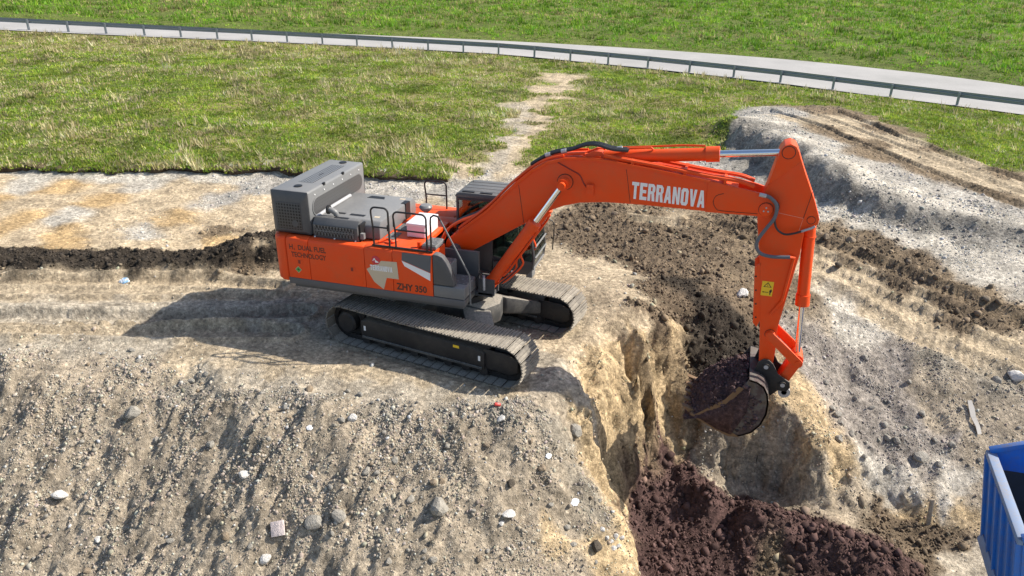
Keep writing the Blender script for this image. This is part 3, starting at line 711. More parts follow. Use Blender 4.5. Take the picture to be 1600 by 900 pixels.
for sy in (-1, 1):
    yc = 1.295*sy
    ch = MB()
    for k in range(NSH):
        x, z, a = track_pos((k+.5)*LT/NSH)
        M = Matrix.Translation((x, yc, z)) @ Matrix.Rotation(a, 4, 'Y')
        for dy in (-.09, .09): ch.box(-.105, .105, dy-.025, dy+.025, -.10, -.005, M)
    ct = ch.build('crawler_track', STEELD, EXC, smooth=False); ct.matrix_local = LOC
    for k in range(NSH):
        x, z, a = track_pos((k+.5)*LT/NSH)
        M = Matrix.Translation((x, yc, z)) @ Matrix.Rotation(a, 4, 'Y')
        if shoe_me is None:
            o = sh.build('track_shoe', SHOE, ct, smooth=False); shoe_me = o.data
        else:
            o = bpy.data.objects.new('track_shoe', shoe_me); COL.objects.link(o); o.parent = ct
        o.matrix_local = M
    def lp(mb, name, m, bevel=0.0, parent=None):
        o = mb.build(name, m, parent or EXC, bevel)
        o.matrix_local = LOC if parent is None else Matrix.Identity(4); return o
    # side frame: long box beam with sloped top, between sprocket and idler
    fr = MB(); fr.prism([(-1.55, .22), (-1.55, .60), (-1.35, .66), (1.25, .66), (1.5, .58), (1.5, .22)], yc-.27, yc+.27)
    tf = lp(fr, 'track_frame', STEELD, .03)
    fo = -.27 if sy < 0 else -.27
    g = MB(); g.box(-1.5, 1.45, yc-.30, yc-.268, .225, .265); lp(g, 'guide_rail', FRAMET, 0, tf)
    if sy < 0:
        for x0 in (-1.46, 1.36):
            g = MB(); g.box(x0, x0+.05, yc-.2745, yc-.2715, .40, .51); lp(g, 'sticker', WHITE, 0, tf)
        g = MB(); g.box(.78, .92, yc-.2745, yc-.2715, .56, .62); lp(g, 'sticker', YELLOW, 0, tf)
    else:
        ar = MB(); ar.prism([(.93, .50), (1.10, .50), (1.10, .455), (1.24, .54), (1.10, .625), (1.10, .58), (.93, .58)], yc-.2745, yc-.2715)
        lp(ar, 'arrow_sticker', YELLOW, 0, tf)
        g = MB(); g.box(.55, .64, yc-.2745, yc-.2715, .53, .60); lp(g, 'sticker', BLUEP, 0, tf)
    # idler with its yoke plates, at the front
    idl = MB(); idl.lathe([(.05, -.1), (.30, -.1), (.375, -.07), (.375, .07), (.30, .1), (.05, .1)], (WB, yc, ZC), 28, 'y'); lp(idl, 'front_idler', STEELD)
    for dy in (-.20, .20):
        yk = MB(); yk.prism([(1.45, .24), (1.45, .66), (2.0, .66), (2.22, .58), (2.22, .32), (2.05, .22)], yc+dy-.02, yc+dy+.02); lp(yk, 'idler_yoke', STEELD, .008)
    sp_ = MB(); prf = []
    for k in range(42):
        a = 2*math.pi*k/42; r_ = .40 if k % 2 else .35; prf.append((-WB+r_*math.cos(a), ZC+r_*math.sin(a)))
    sp_.prism(prf, yc-.04, yc+.04)
    spo = lp(sp_, 'drive_sprocket', STEELD)
    hb = MB(); hb.lathe([(.28, -.16), (.28, .0), (.24, .03), (.24, .18), (.20, .22), (.05, .22)][::1] if sy > 0 else [(.05, -.26), (.2, -.26), (.24, -.22), (.24, -.05), (.28, -.03), (.28, .12)], (-WB, yc, ZC), 28, 'y'); lp(hb, 'final_drive_cover', STEELD, 0, spo)
    for k in range(8):
        ro = MB(); xr = -1.45+k*.415
        ro.lathe([(.04, -.24), (.10, -.24), (.10, -.15), (.13, -.15), (.13, -.11), (.09, -.11), (.09, .11), (.13, .11), (.13, .15), (.10, .15), (.10, .24), (.04, .24)], (xr, yc, .165), 16, 'y'); lp(ro, 'track_roller', STEELD)
    for xr in (-.6, .7):
        ro = MB(); ro.lathe([(.03, -.18), (.07, -.18), (.07, .18), (.03, .18)], (xr, yc, .735), 14, 'y'); lp(ro, 'carrier_roller', STEELD)
    # legs of the centre frame reaching this side frame
    for sx in (-1, 1):
        lg = MB()
        a0, a1 = sx*.25, sx*1.0; b0, b1 = sx*.85, sx*1.55
        y0, y1 = sy*.35, sy*1.04
        V = [(a0, y0, .52), (a1, y0, .52), (a1, y0, .93), (a0, y0, .93), (b0, y1, .34), (b1, y1, .34), (b1, y1, .64), (b0, y1, .64)]
        lg.add(V, [(0, 1, 2, 3), (7, 6, 5, 4), (0, 4, 5, 1), (1, 5, 6, 2), (2, 6, 7, 3), (3, 7, 4, 0)])
        lp(lg, 'frame_leg', FRAMET, .04)
cb = MB(); cb.prism([(-.9, -.42), (.9, -.42), (1.05, 0), (.9, .42), (-.9, .42), (-1.05, 0)], .50, .95, 'z'); o = cb.build('centre_frame', FRAMET, EXC, .05); o.matrix_local = LOC
# --- swing ring and revolving frame
rg = MB(); rg.lathe([(.5, .95), (.78, .95), (.78, 1.08), (.70, 1.08), (.70, 1.2), (.5, 1.2)], (.3, -.1, 0), 40); part(rg, 'swing_ring', STEELD)
rf = MB(); rf.box(-3.0, .9, -1.38, .40, 1.16, 1.30); rf.box(-3.0, .1, .40, 1.40, 1.16, 1.30); rf.box(-.2, .95, -.52, -.44, 1.28, 2.1); rf.box(-.2, .95, .38, .46, 1.28, 2.1); part(rf, 'revolving_frame', GREY, .01)
# --- counterweight
plan = [(-3.06, -1.485), (-3.22, -1.47), (-3.38, -1.36), (-3.47, -1.15), (-3.55, -.6), (-3.57, 0), (-3.55, .6), (-3.47, 1.15), (-3.38, 1.36), (-3.22, 1.47), (-3.06, 1.485)]
cw = MB(); cw.prism(plan, 1.30, 2.33, 'z'); part(cw, 'counterweight', ORANGE, .06, 3)
# --- right-hand side: doors in orange, each a panel of its own
zt = 2.345
EDGES = [-3.045, -2.515, -1.215, -.585, .30]
core = MB(); core.box(-3.03, .29, -1.455, -.76, 1.30, 2.31); part(core, 'side_compartment', ORANGE)
for a, b in zip(EDGES[:-1], EDGES[1:]):
    pnl = MB(); pnl.prism([(-1.30, zt), (-1.40, zt), (-1.46, zt-.03), (SY, zt-.10), (SY, 1.415), (-1.45, 1.415), (-1.45, zt-.06), (-1.30, zt-.03)], a+.006, b-.006, 'x')
    part(pnl, 'side_door', ORANGE, .006)
sk = MB(); sk.box(-3.06, .985, SY-.005, -1.30, 1.265, 1.412); part(sk, 'side_skirt', SKIRT, .015)
sk = MB(); sk.box(-3.0, -.1, .78, 1.49, 1.28, 2.33); part(sk, 'left_side_compartment', ORANGE, .03)
# front right: rounded grey fairing and tool box with treads
fa = MB(); fa.prism([(.305, 1.69), (.305, 2.345), (.40, 2.34), (.50, 2.29), (.58, 2.18), (.66, 2.02), (.76, 1.76), (.76, 1.69)], SY+.002, -1.30); part(fa, 'front_fairing', GREY, .02)
fb = MB(); fb.box(.305, .56, -1.30, -.78, 1.42, 2.02); part(fb, 'fuel_step_box', GREYL, .02)
fb = MB(); fb.box(.305, .975, SY, -.80, 1.42, 1.672); tbx = part(fb, 'tool_box', GREYL, .02)
fb = MB(); fb.box(.58, .95, -1.27, -.83, 1.672, 1.684); part(fb, 'step_tread', TREAD, tbx)
fb = MB(); fb.box(.32, .54, -1.27, -.82, 2.02, 2.032); part(fb, 'step_tread', TREAD, tbx)
fb = MB(); fb.box(-.02, .30, -1.27, -.80, 2.346, 2.43); sb_ = part(fb, 'step_platform', GREYL, .02)
fb = MB(); fb.box(0.0, .28, -1.25, -.82, 2.43, 2.442); part(fb, 'step_tread', TREAD, sb_)
fb = MB(); fb.cyl((-.10, -1.18, 2.34), (-.10, -1.18, 2.46), .045); part(fb, 'filler_neck', ORANGE)
# deck between hood and boom
dk = MB(); dk.box(-1.15, -.08, -1.30, .45, 2.25, 2.335); part(dk, 'deck', ORANGE, .01)
dk = MB(); dk.box(-1.15, .1, .45, .80, 2.2, 2.33); part(dk, 'deck', ORANGE, .01)
for y0 in (-.95, -.35):
    fb = MB(); fb.box(-1.0, -.78, y0, y0+.42, 2.336, 2.345); part(fb, 'deck_tread', TREAD)
fb = MB(); fb.box(-.08, .0, -.75, .40, 1.3, 2.2); part(fb, 'bulkhead', BLACK)
fb = MB(); fb.tube([(-1.0, -1.22, 2.37), (-.85, -1.1, 2.40), (-.72, -1.18, 2.39), (-.66, -1.05, 2.37)], .03, 8, sm=4); part(fb, 'folded_strap', ORANGE)
# hood
hd = MB(); hd.prism([(-1.05, 2.33), (-1.05, 2.62), (-.95, 2.72), (.72, 2.72), (.86, 2.60), (.86, 2.33)], -2.49, -1.04, 'x'); hood = part(hd, 'engine_hood', GREYL, .03)
def flat(name, pts, z0, z1, m, parent): q = MB(); q.prism(pts, z0, z1, 'z'); return part(q, name, m, parent)
flat('vent_slot', [(-2.05, .42), (-1.62, .42), (-1.68, .57), (-2.0, .57)], 2.721, 2.726, BLACK, hood)
flat('vent_slot', [(-2.25, -.78), (-1.98, -.78), (-1.98, -.70), (-2.25, -.70)], 2.721, 2.726, BLACK, hood)
flat('vent_slot', [(-1.86, -.80), (-1.52, -.80), (-1.52, -.70), (-1.86, -.70)], 2.721, 2.726, BLACK, hood)
flat('label_plate', [(-1.30, .52), (-1.17, .52), (-1.17, .60), (-1.30, .60)], 2.721, 2.724, BEIGE, hood)
flat('label_plate', [(-1.3, -.78), (-1.18, -.78), (-1.18, -.70), (-1.3, -.70)], 2.721, 2.724, BEIGE, hood)
q = MB(); q.box(-1.042, -1.02, .25, .48, 2.36, 2.66); q.box(-1.14, -1.02, .25, .48, 2.66, 2.728); part(q, 'latch_recess', BLACK, hood)
for yy in (-.72, -.42): q = MB(); q.box(-1.044, -1.025, yy, yy+.05, 2.42, 2.55); part(q, 'hood_latch', BLACK, hood)
# air intake box with mesh front
ib = MB(); ib.prism([(-1.315, 2.33), (-1.315, 2.63), (-1.20, 2.765), (-1.055, 2.765), (-1.055, 2.33)], -2.46, -1.42, 'x'); intake = part(ib, 'intake_box', GREY, .02)
q = MB(); q.box(-2.40, -1.50, -1.322, -1.30, 2.40, 2.62); ig = part(q, 'intake_screen', BLACK, intake)
for k in range(13):
    x = -2.40+k*.072
    for s_ in (0, 1):
        q = MB(); a, b = (x, x+.10) if s_ == 0 else (x+.10, x)
        b = min(b, -1.51); a = min(a, -1.51)
        q.tube([(a, -1.325, 2.405), (b, -1.325, 2.615)], .007, 4); part(q, 'screen_bar', GREYL, ig)
q = MB(); q.box(-2.40, -1.50, -1.332, -1.322, 2.50, 2.515); part(q, 'screen_bar', GREYL, ig)
for xx in (-2.42, -1.96, -1.47): q = MB(); q.cyl((xx, -1.34, 2.36), (xx, -1.30, 2.36), .014, n=10); part(q, 'bolt', WHITE, intake)
flat('vent_slot', [(-2.02, -1.17), (-1.70, -1.17), (-1.70, -1.09), (-2.02, -1.09)], 2.766, 2.771, BLACK, intake)
q = MB(); q.box(-1.418, -1.38, -1.25, -1.0, 2.34, 2.70); part(q, 'edge_trim', BLACK, intake)
q = MB(); q.box(-1.38, -1.30, -1.28, -1.20, 2.40, 2.52); part(q, 'isolator', GREYL, intake)
# exhaust with black rain cap and the pale pipe along the tank box
ex = MB(); ex.tube([(-2.06, -.98, 2.68), (-2.06, -1.0, 2.80), (-2.12, -1.02, 2.86), (-2.20, -1.02, 2.88)], .06, 14, sm=4); exo = part(ex, 'exhaust_pipe', GREYL)
ex = MB(); ex.cyl((-2.23, -1.02, 2.88), (-2.20, -1.02, 2.88), .10, n=24); part(ex, 'rain_cap', BLACK, exo)
PIPEW = mat('pale_pipe', (.42, .42, .43), .4, .2)
ex = MB(); ex.tube([(-2.45, -1.22, 2.5), (-2.44, -1.15, 2.72), (-2.44, -1.0, 2.74), (-2.44, -.6, 2.755), (-2.44, .35, 2.755)], .04, 10, sm=4); part(ex, 'gas_pipe', PIPEW)
# hydrogen tank box across the tail
hx0, hx1, hy, hz0, hz1 = -3.42, -2.53, 1.32, 2.345, 3.29
tb = MB(); tb.box(hx0, hx1, -hy+.05, hy-.05, hz0, hz1); tank = part(tb, 'tank_box', GREYT, .05, 3)
for sy in (-1, 1):
    e = MB(); yo, yi = sy*hy, sy*(hy-.06)
    outer = [(hx0, hz0), (hx1, hz0), (hx1, hz1), (hx0, hz1)]
    inn = [(hx0+.10, hz0+.08), (hx1-.12, hz0+.08), (hx1-.12, hz1-.20), (hx0+.10, hz1-.20)]
    V = [(x, yi, z) for x, z in outer]+[(x, yo, z) for x, z in inn]
    e.add(V, [(0, 1, 5, 4), (1, 2, 6, 5), (2, 3, 7, 6), (3, 0, 4, 7), (4, 5, 6, 7), (0, 3, 2, 1)])
    ec = part(e, 'end_cover', GREY, tank, .012)
    e = MB(); e.box(inn[0][0]+.05, inn[1][0]-.05, min(yo, yo+sy*.012), max(yo, yo+sy*.012), inn[0][1]+.04, inn[2][1]-.04); sc_ = part(e, 'perforated_panel', PERF, tank, .004)
    q = MB(); q.lathe([(.03, 0), (.075, 0), (.075, sy*.006), (.03, sy*.006)], (-2.86, yo+sy*.012, 2.60), 20, 'y'); part(q, 'emblem', GREY, tank)
stad = []
for k in range(13): a = -math.pi/2+math.pi*k/12; stad.append((.93+.21*math.cos(a), 2.90+.21*math.sin(a)))
for k in range(13): a = math.pi/2+math.pi*k/12; stad.append((-.93+.21*math.cos(a), 2.90+.21*math.sin(a)))
q = MB(); q.prism(stad, hx1+.001, hx1+.014, 'x'); part(q, 'grille_rim', GREYL, tank)
q = MB(); q.prism([(y*.975, 2.90+(z-2.90)*.88) for y, z in stad], hx1+.014, hx1+.018, 'x'); part(q, 'side_grille', PERF, tank)
q = MB(); q.prism([(hx0+.30, -.62), (hx1-.25, -.62), (hx1-.25, .80), (hx0+.30, .80)], hz1+.0005, hz1+.006, 'z'); part(q, 'top_grille', PERFT, tank)
q = MB(); q.prism([(hx0+.50, -.05), (hx1-.42, -.05), (hx1-.42, .12), (hx0+.50, .12)], hz1+.006, hz1+.010, 'z'); part(q, 'lifting_eye', BLACK, tank)
for yy in (-.92, 1.06): q = MB(); q.cyl((-2.95, yy, hz1), (-2.95, yy, hz1+.02), .085, n=24); part(q, 'relief_cap', BLACK, tank)
for yy in (-.6, .25): q = MB(); q.box(hx1-.03, hx1+.012, yy, yy+.06, hz1-.03, hz1+.025); part(q, 'hinge', BLACK, tank)
for k in range(6):
    for zz in (2.60, 3.17): q = MB(); q.cyl((hx1, -1.0+k*.4, zz), (hx1+.012, -1.0+k*.4, zz), .014, n=8); part(q, 'bolt', WHITE, tank)
q = MB(); q.box(hx0+.05, hx1-.02, -1.2, 1.2, 2.325, 2.35); part(q, 'tank_cradle', BLACK)
# handrails
def rail(path, mid=None, r=.02, name='handrail'):
    q = MB(); q.tube(path, r, 8)
    o = part(q, name, BLACK if name != 'stay_rod' else GREYL)
    if mid:
        q = MB(); q.tube(mid, r*.9, 8); part(q, 'mid_bar', BLACK, o)
    return o
def arch(x0, x1, z0, z1, y, c=.10):
    P = [(x0, y, z0), (x0, y, z0+(z1-z0)*.45), (x0-.03, y, z1-c*1.2)]
    for k in range(5): a = math.pi-k*math.pi/8; P.append((x0-.03+c+c*math.cos(a), y, z1-c+c*math.sin(a)))
    for k in range(5): a = math.pi/2-k*math.pi/8; P.append((x1-c+c*math.cos(a), y, z1-c+c*math.sin(a)))
    return P+[(x1, y, z0)]
RAILM = GREY
rail(arch(-1.01, -.66, 2.34, 3.18, -1.40), [(-1.01, -1.40, 2.76), (-.66, -1.40, 2.76)])
rail(arch(-.52, .16, 2.34, 3.13, -1.40), [(-.52, -1.40, 2.75), (.16, -1.40, 2.75)])
rail([(.24, -1.37, 2.34), (.24, -1.37, 3.0), (.25, -1.37, 3.08), (.31, -1.37, 3.13), (.40, -1.37, 3.12), (.46, -1.37, 3.04)])
rail([(.46, -1.37, 3.04), (1.05, -1.37, 1.93), (1.06, -1.37, 1.28)], None, .017, 'stay_rod')
q = MB(); q.box(-1.05, .28, -1.42, -1.38, 2.346, 2.375); part(q, 'rail_base', BLACK)
rail(arch(-.97, -.46, 2.2, 2.98, 1.30), [(-.97, 1.30, 2.65), (-.46, 1.30, 2.65)])
# white box and the pre-cleaner on the deck
_ws = .88
WB_ = empty('storage_box', (-.36, -.35, 2.345)); tag(WB_, 'white storage box with pale pink end lying on the orange deck behind the handrails', 'box')
q = MB(); q.box(-.26, .22, -.40, .42, 0, .29); q.build('box_body', WHITEB, WB_, .02)
q = MB(); q.box(-.275, .235, -.415, .435, .255, .325); q.build('lid', WHITEB, WB_, .02)
q = MB(); q.box(-.24, .20, -.406, -.4005, .02, .25); q.build('end_panel', PINKISH, WB_); WB_.scale = (_ws, _ws, .95)
pc = MB(); pc.lathe([(.02, .0), (.085, .0), (.07, .10), (.055, .2), (.055, .30)], (-.57, .32, 2.33), 20); pco = part(pc, 'air_pre_cleaner', ORANGE)
pc = MB(); pc.lathe([(.02, 2.60), (.10, 2.60), (.145, 2.66), (.15, 2.69), (.12, 2.73), (.02, 2.745)], (-.57, .32, 0), 24); part(pc, 'pre_cleaner_cap', GREYL, pco)
# --- lettering and marks on the doors
PX = Vector((1, 0, 0)); PZ = Vector((0, 0, 1)); yd = SY-.003
def door_text(body, u0, v0, u1, v1, m, bold=.012, name='lettering'):
    a = sd_(u0, v1); b = sd_(u1, v0); c_ = sd_(u1, v1)
    ux = Vector((c_[0]-a[0], 0, (c_[1]-a[1])))
    return text_mesh(name, body, m, None, (a[0], yd, a[1]), (1, 0, 0), PZ, b[0]-a[0], abs(sd_(u0, v0)[1]-a[1]), bold)
def poly_decal(name, px, m, dy=.003):
    P = [sd_((420+a/5), (340+b/5)) for a, b in px]
    q = MB(); q.prism(P, SY-dy-.002, SY-dy); return part(q, name, m)
def put(o): o.parent = EXC; o.matrix_local = EI; return o
x0 = sd_(450+2, 391)[0]
put(text_mesh('lettering', 'H', DKPRINT, None, (-2.965, yd, 2.075), PX, PZ, .085, .115, .02))
put(text_mesh('lettering', '2', DKPRINT, None, (-2.86, yd, 2.06), PX, PZ, .03, .05, .01))
put(text_mesh('lettering', 'DUAL FUEL', DKPRINT, None, (-2.755, yd, 2.075), PX, PZ, .66, .115, .02))
put(text_mesh('lettering', 'TECHNOLOGY', DKPRINT, None, (-2.935, yd, 1.905), PX, PZ, .83, .115, .02))
put(text_mesh('lettering', 'ZHY 350', DKPRINT, None, (-.52, yd, 1.465), PX, PZ, .68, .155, .035))
poly_decal('logo_shape', [(765, 400), (880, 338), (1000, 348), (1016, 482), (922, 470), (900, 560), (825, 500)], BEIGE)
part(block_text('TERRANOVA', (-1.09, 1.835), (1, 0), .50, .12, yd-.004), 'lettering', WHITE)
poly_decal('grey_flash', [(1040, 272), (1268, 300), (1262, 432), (1038, 332)], DGREYP)
poly_decal('white_flash', [(1038, 336), (1262, 436), (1262, 495), (1060, 378)], WHITE)
c0 = sd_(420+836/5, 340+332/5)
q = MB(); q.cyl((c0[0], SY-.008, c0[1]), (c0[0], SY-.0055, c0[1]), .095, n=28); rs = part(q, 'round_sticker', REDP)
q = MB(); q.prism([(c0[0]-.07, c0[1]-.02), (c0[0]-.05, c0[1]+.03), (c0[0]-.02, c0[1]+.045), (c0[0]+.0, c0[1]+.0), (c0[0]+.06, c0[1]-.03), (c0[0]+.06, c0[1]-.05), (c0[0]-.01, c0[1]-.05), (c0[0]-.02, c0[1]+.0), (c0[0]-.035, c0[1]+.015), (c0[0]-.055, c0[1]-.02)], SY-.0105, SY-.0085); part(q, 'digger_symbol', WHITE, rs)
c0 = sd_(420+233/5, 340+405/5); r_ = .078
q = MB(); q.prism([(c0[0]-r_, c0[1]), (c0[0], c0[1]-r_), (c0[0]+r_, c0[1]), (c0[0], c0[1]+r_)], SY-.005, SY-.002); ds = part(q, 'diamond_sticker', BEIGE); r_ = .066
q = MB(); q.prism([(c0[0]-r_, c0[1]), (c0[0], c0[1]-r_), (c0[0]+r_, c0[1]), (c0[0], c0[1]+r_)], SY-.007, SY-.0052); part(q, 'diamond_field', GREENP, ds)
q = MB(); q.prism([(c0[0]-.02, c0[1]-.01), (c0[0]+.02, c0[1]-.01), (c0[0]+.012, c0[1]+.03), (c0[0], c0[1]+.012), (c0[0]-.01, c0[1]+.03)], SY-.009, SY-.0072); part(q, 'flame_symbol', BLACK, ds)
for a, b in ((250, 346), (662, 405)):
    c0 = sd_(420+a/5, 340+b/5)
    q = MB(); q.box(c0[0]-.055, c0[0]+.055, SY-.008, SY-.001, c0[1]-.045, c0[1]+.045); lt = part(q, 'door_latch', ORANGE, None, .005)
    q = MB(); q.box(c0[0]-.055, c0[0]-.005, SY-.011, SY-.008, c0[1]-.04, c0[1]+.04); part(q, 'latch_pull', REDL, lt)
# --- cab
CABX = Matrix.Translation((.02, 0, 0)) @ Matrix.Diagonal((.915, 1, 1, 1))
cy0, cy1 = .43, 1.43
prof_c = [(.10, 1.28), (.10, 2.96), (.17, 3.03), (1.30, 3.04), (1.42, 2.98), (1.98, 2.25), (2.06, 1.75), (2.02, 1.42), (1.90, 1.28)]
CABM = paint('cab_dark_grey', (.055, .056, .06), .4, (.25, .24, .22), .1, .1, .25)
q = MB(); q.prism([(.10, 1.28), (.10, 1.72), (.75, 1.72), (1.25, 1.62), (2.04, 1.62), (2.05, 1.50), (2.02, 1.42), (1.90, 1.28)], cy0, cy1); cab = part(q, 'cab', CABM, None, .03)
q = MB(); q.prism([(.06, 2.95), (.10, 3.03), (.20, 3.07), (1.30, 3.07), (1.42, 3.02), (1.44, 2.95)], cy0-.02, cy1+.02); rfo = part(q, 'cab_roof', GREY, cab, .03)
for yy in (.62, .84, 1.06, 1.28): q = MB(); q.box(.2, 1.2, yy-.03, yy+.03, 3.071, 3.076); part(q, 'roof_rib', GREY, rfo)
q = MB(); q.box(.25, .55, cy0+.02, cy0+.07, 3.07, 3.09); q.box(.7, 1.0, cy0+.02, cy0+.07, 3.07, 3.09); part(q, 'roof_rail', BLACK, rfo)
for yy in (cy0+.03, cy1-.03):
    for P_ in ([(.13, yy, 1.6), (.13, yy, 3.0)], [(.98, yy, 1.6), (.98, yy, 3.0)], [(1.40, yy, 2.98), (1.98, yy, 2.22), (2.05, yy, 1.7), (2.02, yy, 1.45)], [(.13, yy, 2.92), (1.40, yy, 2.95)]):
        q = MB(); q.tube(P_, .045 if len(P_) == 2 else .04, 6); part(q, 'cab_pillar', CABM, cab)
for yy in (cy0+.01, cy1-.02):
    q = MB(); q.prism([(.15, 1.70), (.96, 1.68), (.96, 2.94), (.15, 2.94)], yy, yy+.008); part(q, 'side_window', GLASS, cab)
    q = MB(); q.prism([(1.0, 1.66), (2.02, 1.62), (2.03, 1.75), (1.96, 2.2), (1.38, 2.94), (1.0, 2.94)], yy, yy+.008); part(q, 'side_window', GLASS, cab)
for (xa, za), (xb, zb) in (((1.42, 2.95), (1.99, 2.22)), ((2.0, 2.18), (2.06, 1.72)), ((2.06, 1.68), (2.02, 1.45))):
    q = MB(); V = [(xa, cy0+.07, za), (xa, cy1-.07, za), (xb, cy1-.07, zb), (xb, cy0+.07, zb)]
    V2 = [(x+.008, y, z+.004) for x, y, z in V]
    q.add(V+V2, [(0, 1, 2, 3), (7, 6, 5, 4), (0, 4, 5, 1), (1, 5, 6, 2), (2, 6, 7, 3), (3, 7, 4, 0)]); part(q, 'front_window', GLASS, cab)
for (x, z) in ((1.99, 2.24), (2.065, 1.95), (2.075, 1.70), (2.03, 1.44)):
    q = MB(); q.tube([(x+.01, cy0+.03, z), (x+.01, cy1-.03, z)], .022, 6); part(q, 'guard_bar', GREYL, cab)
q = MB(); q.box(1.86, 2.02, cy0+.02, cy0+.30, 1.22, 1.42); part(q, 'cab_lamp_bracket', GREYL, cab, .02)
q = MB(); q.box(.09, .11, cy0+.06, cy1-.06, 1.75, 2.9); part(q, 'rear_window', GLASS, cab)
for u, v, m_ in ((802, 414, WHITE), (800, 423, BLUEP), (809, 425, WHITE)):
    c0 = aty(u, v, cy0); q = MB(); q.box(c0[0]-.05, c0[0]+.05, cy0-.004, cy0-.001, c0[2]-.025, c0[2]+.02); part(q, 'cab_sticker', m_, cab)
SEATM = mat('seat_cloth', (.03, .032, .035), .8)
q = MB(); q.box(.55, 1.05, .68, 1.18, 1.74, 1.88); q.prism([(.42, 1.8), (.58, 1.8), (.50, 2.5), (.36, 2.5)], .70, 1.16); q.prism([(.36, 2.52), (.46, 2.52), (.43, 2.72), (.34, 2.72)], .80, 1.06); part(q, 'operator_seat', SEATM, cab, .03)
q = MB(); q.box(.55, 1.1, .50, .62, 1.7, 2.0); q.tube([(1.0, .56, 2.0), (1.03, .56, 2.2)], .02, 6); part(q, 'control_console', BLACK, cab, .02)
VEST = mat('hi_vis_vest_cloth', (.45, .75, .03), .8)
ve = MB(); ve.prism([(.32, 2.05), (.60, 1.95), (.58, 2.20), (.53, 2.52), (.44, 2.62), (.33, 2.56)], .66, .70); ve.prism([(.56, 2.0), (.60, 2.0), (.55, 2.52), (.51, 2.52)], .68, 1.1)
vo_ = ve.build('safety_vest', VEST, None, .01); tag(vo_, 'yellow-green safety vest hung over the seat inside the cab', 'vest')
an = MB(); an.tube([(.24, 1.2, 3.05), (.24, 1.2, 3.75)], .006, 5); part(an, 'antenna', BLACK, cab)
mi = MB(); mi.tube([(2.0, 1.40, 2.3), (2.25, 1.48, 2.2), (2.24, 1.48, 1.55)], .014, 6, sm=4); part(mi, 'mirror_arm', BLACK, cab)
mi = MB(); mi.box(.0, .05, -.1, .1, -.14, .14); mo = part(mi, 'mirror', PIPEW, None, .015); mo.matrix_local = EI @ Matrix.Translation((1.16, -.88, 1.58)) @ Matrix.Rotation(R(20), 4, 'Z')
mi = MB(); mi.tube([(1.0, -.88, 1.62), (1.1, -.88, 1.80), (1.16, -.88, 1.72)], .012, 6); part(mi, 'mirror_arm', BLACK)
cab.matrix_local = EI @ CABX
# --- boom
bw = .33
boomP = [(.10, 2.02), (.16, 2.22), (.45, 2.45), (1.07, 2.97), (1.55, 3.48), (2.01, 3.90), (2.33, 4.10), (2.66, 4.205), (3.05, 4.25), (3.54, 4.235), (4.5, 4.13), (5.48, 4.01), (6.31, 3.875), (6.60, 3.80), (6.74, 3.70), (6.78, 3.57), (6.74, 3.46), (6.62, 3.40), (6.45, 3.425), (5.67, 3.41), (4.9, 3.415), (4.22, 3.415), (3.55, 3.40), (3.01, 3.335), (2.70, 3.24), (2.46, 3.13), (1.79, 2.71), (.58, 1.93), (.36, 1.84), (.18, 1.88)]
split = [p_ for p_ in boomP]
BODY = [p_ for p_ in boomP if p_[0] < 6.2] + []
bd = MB()
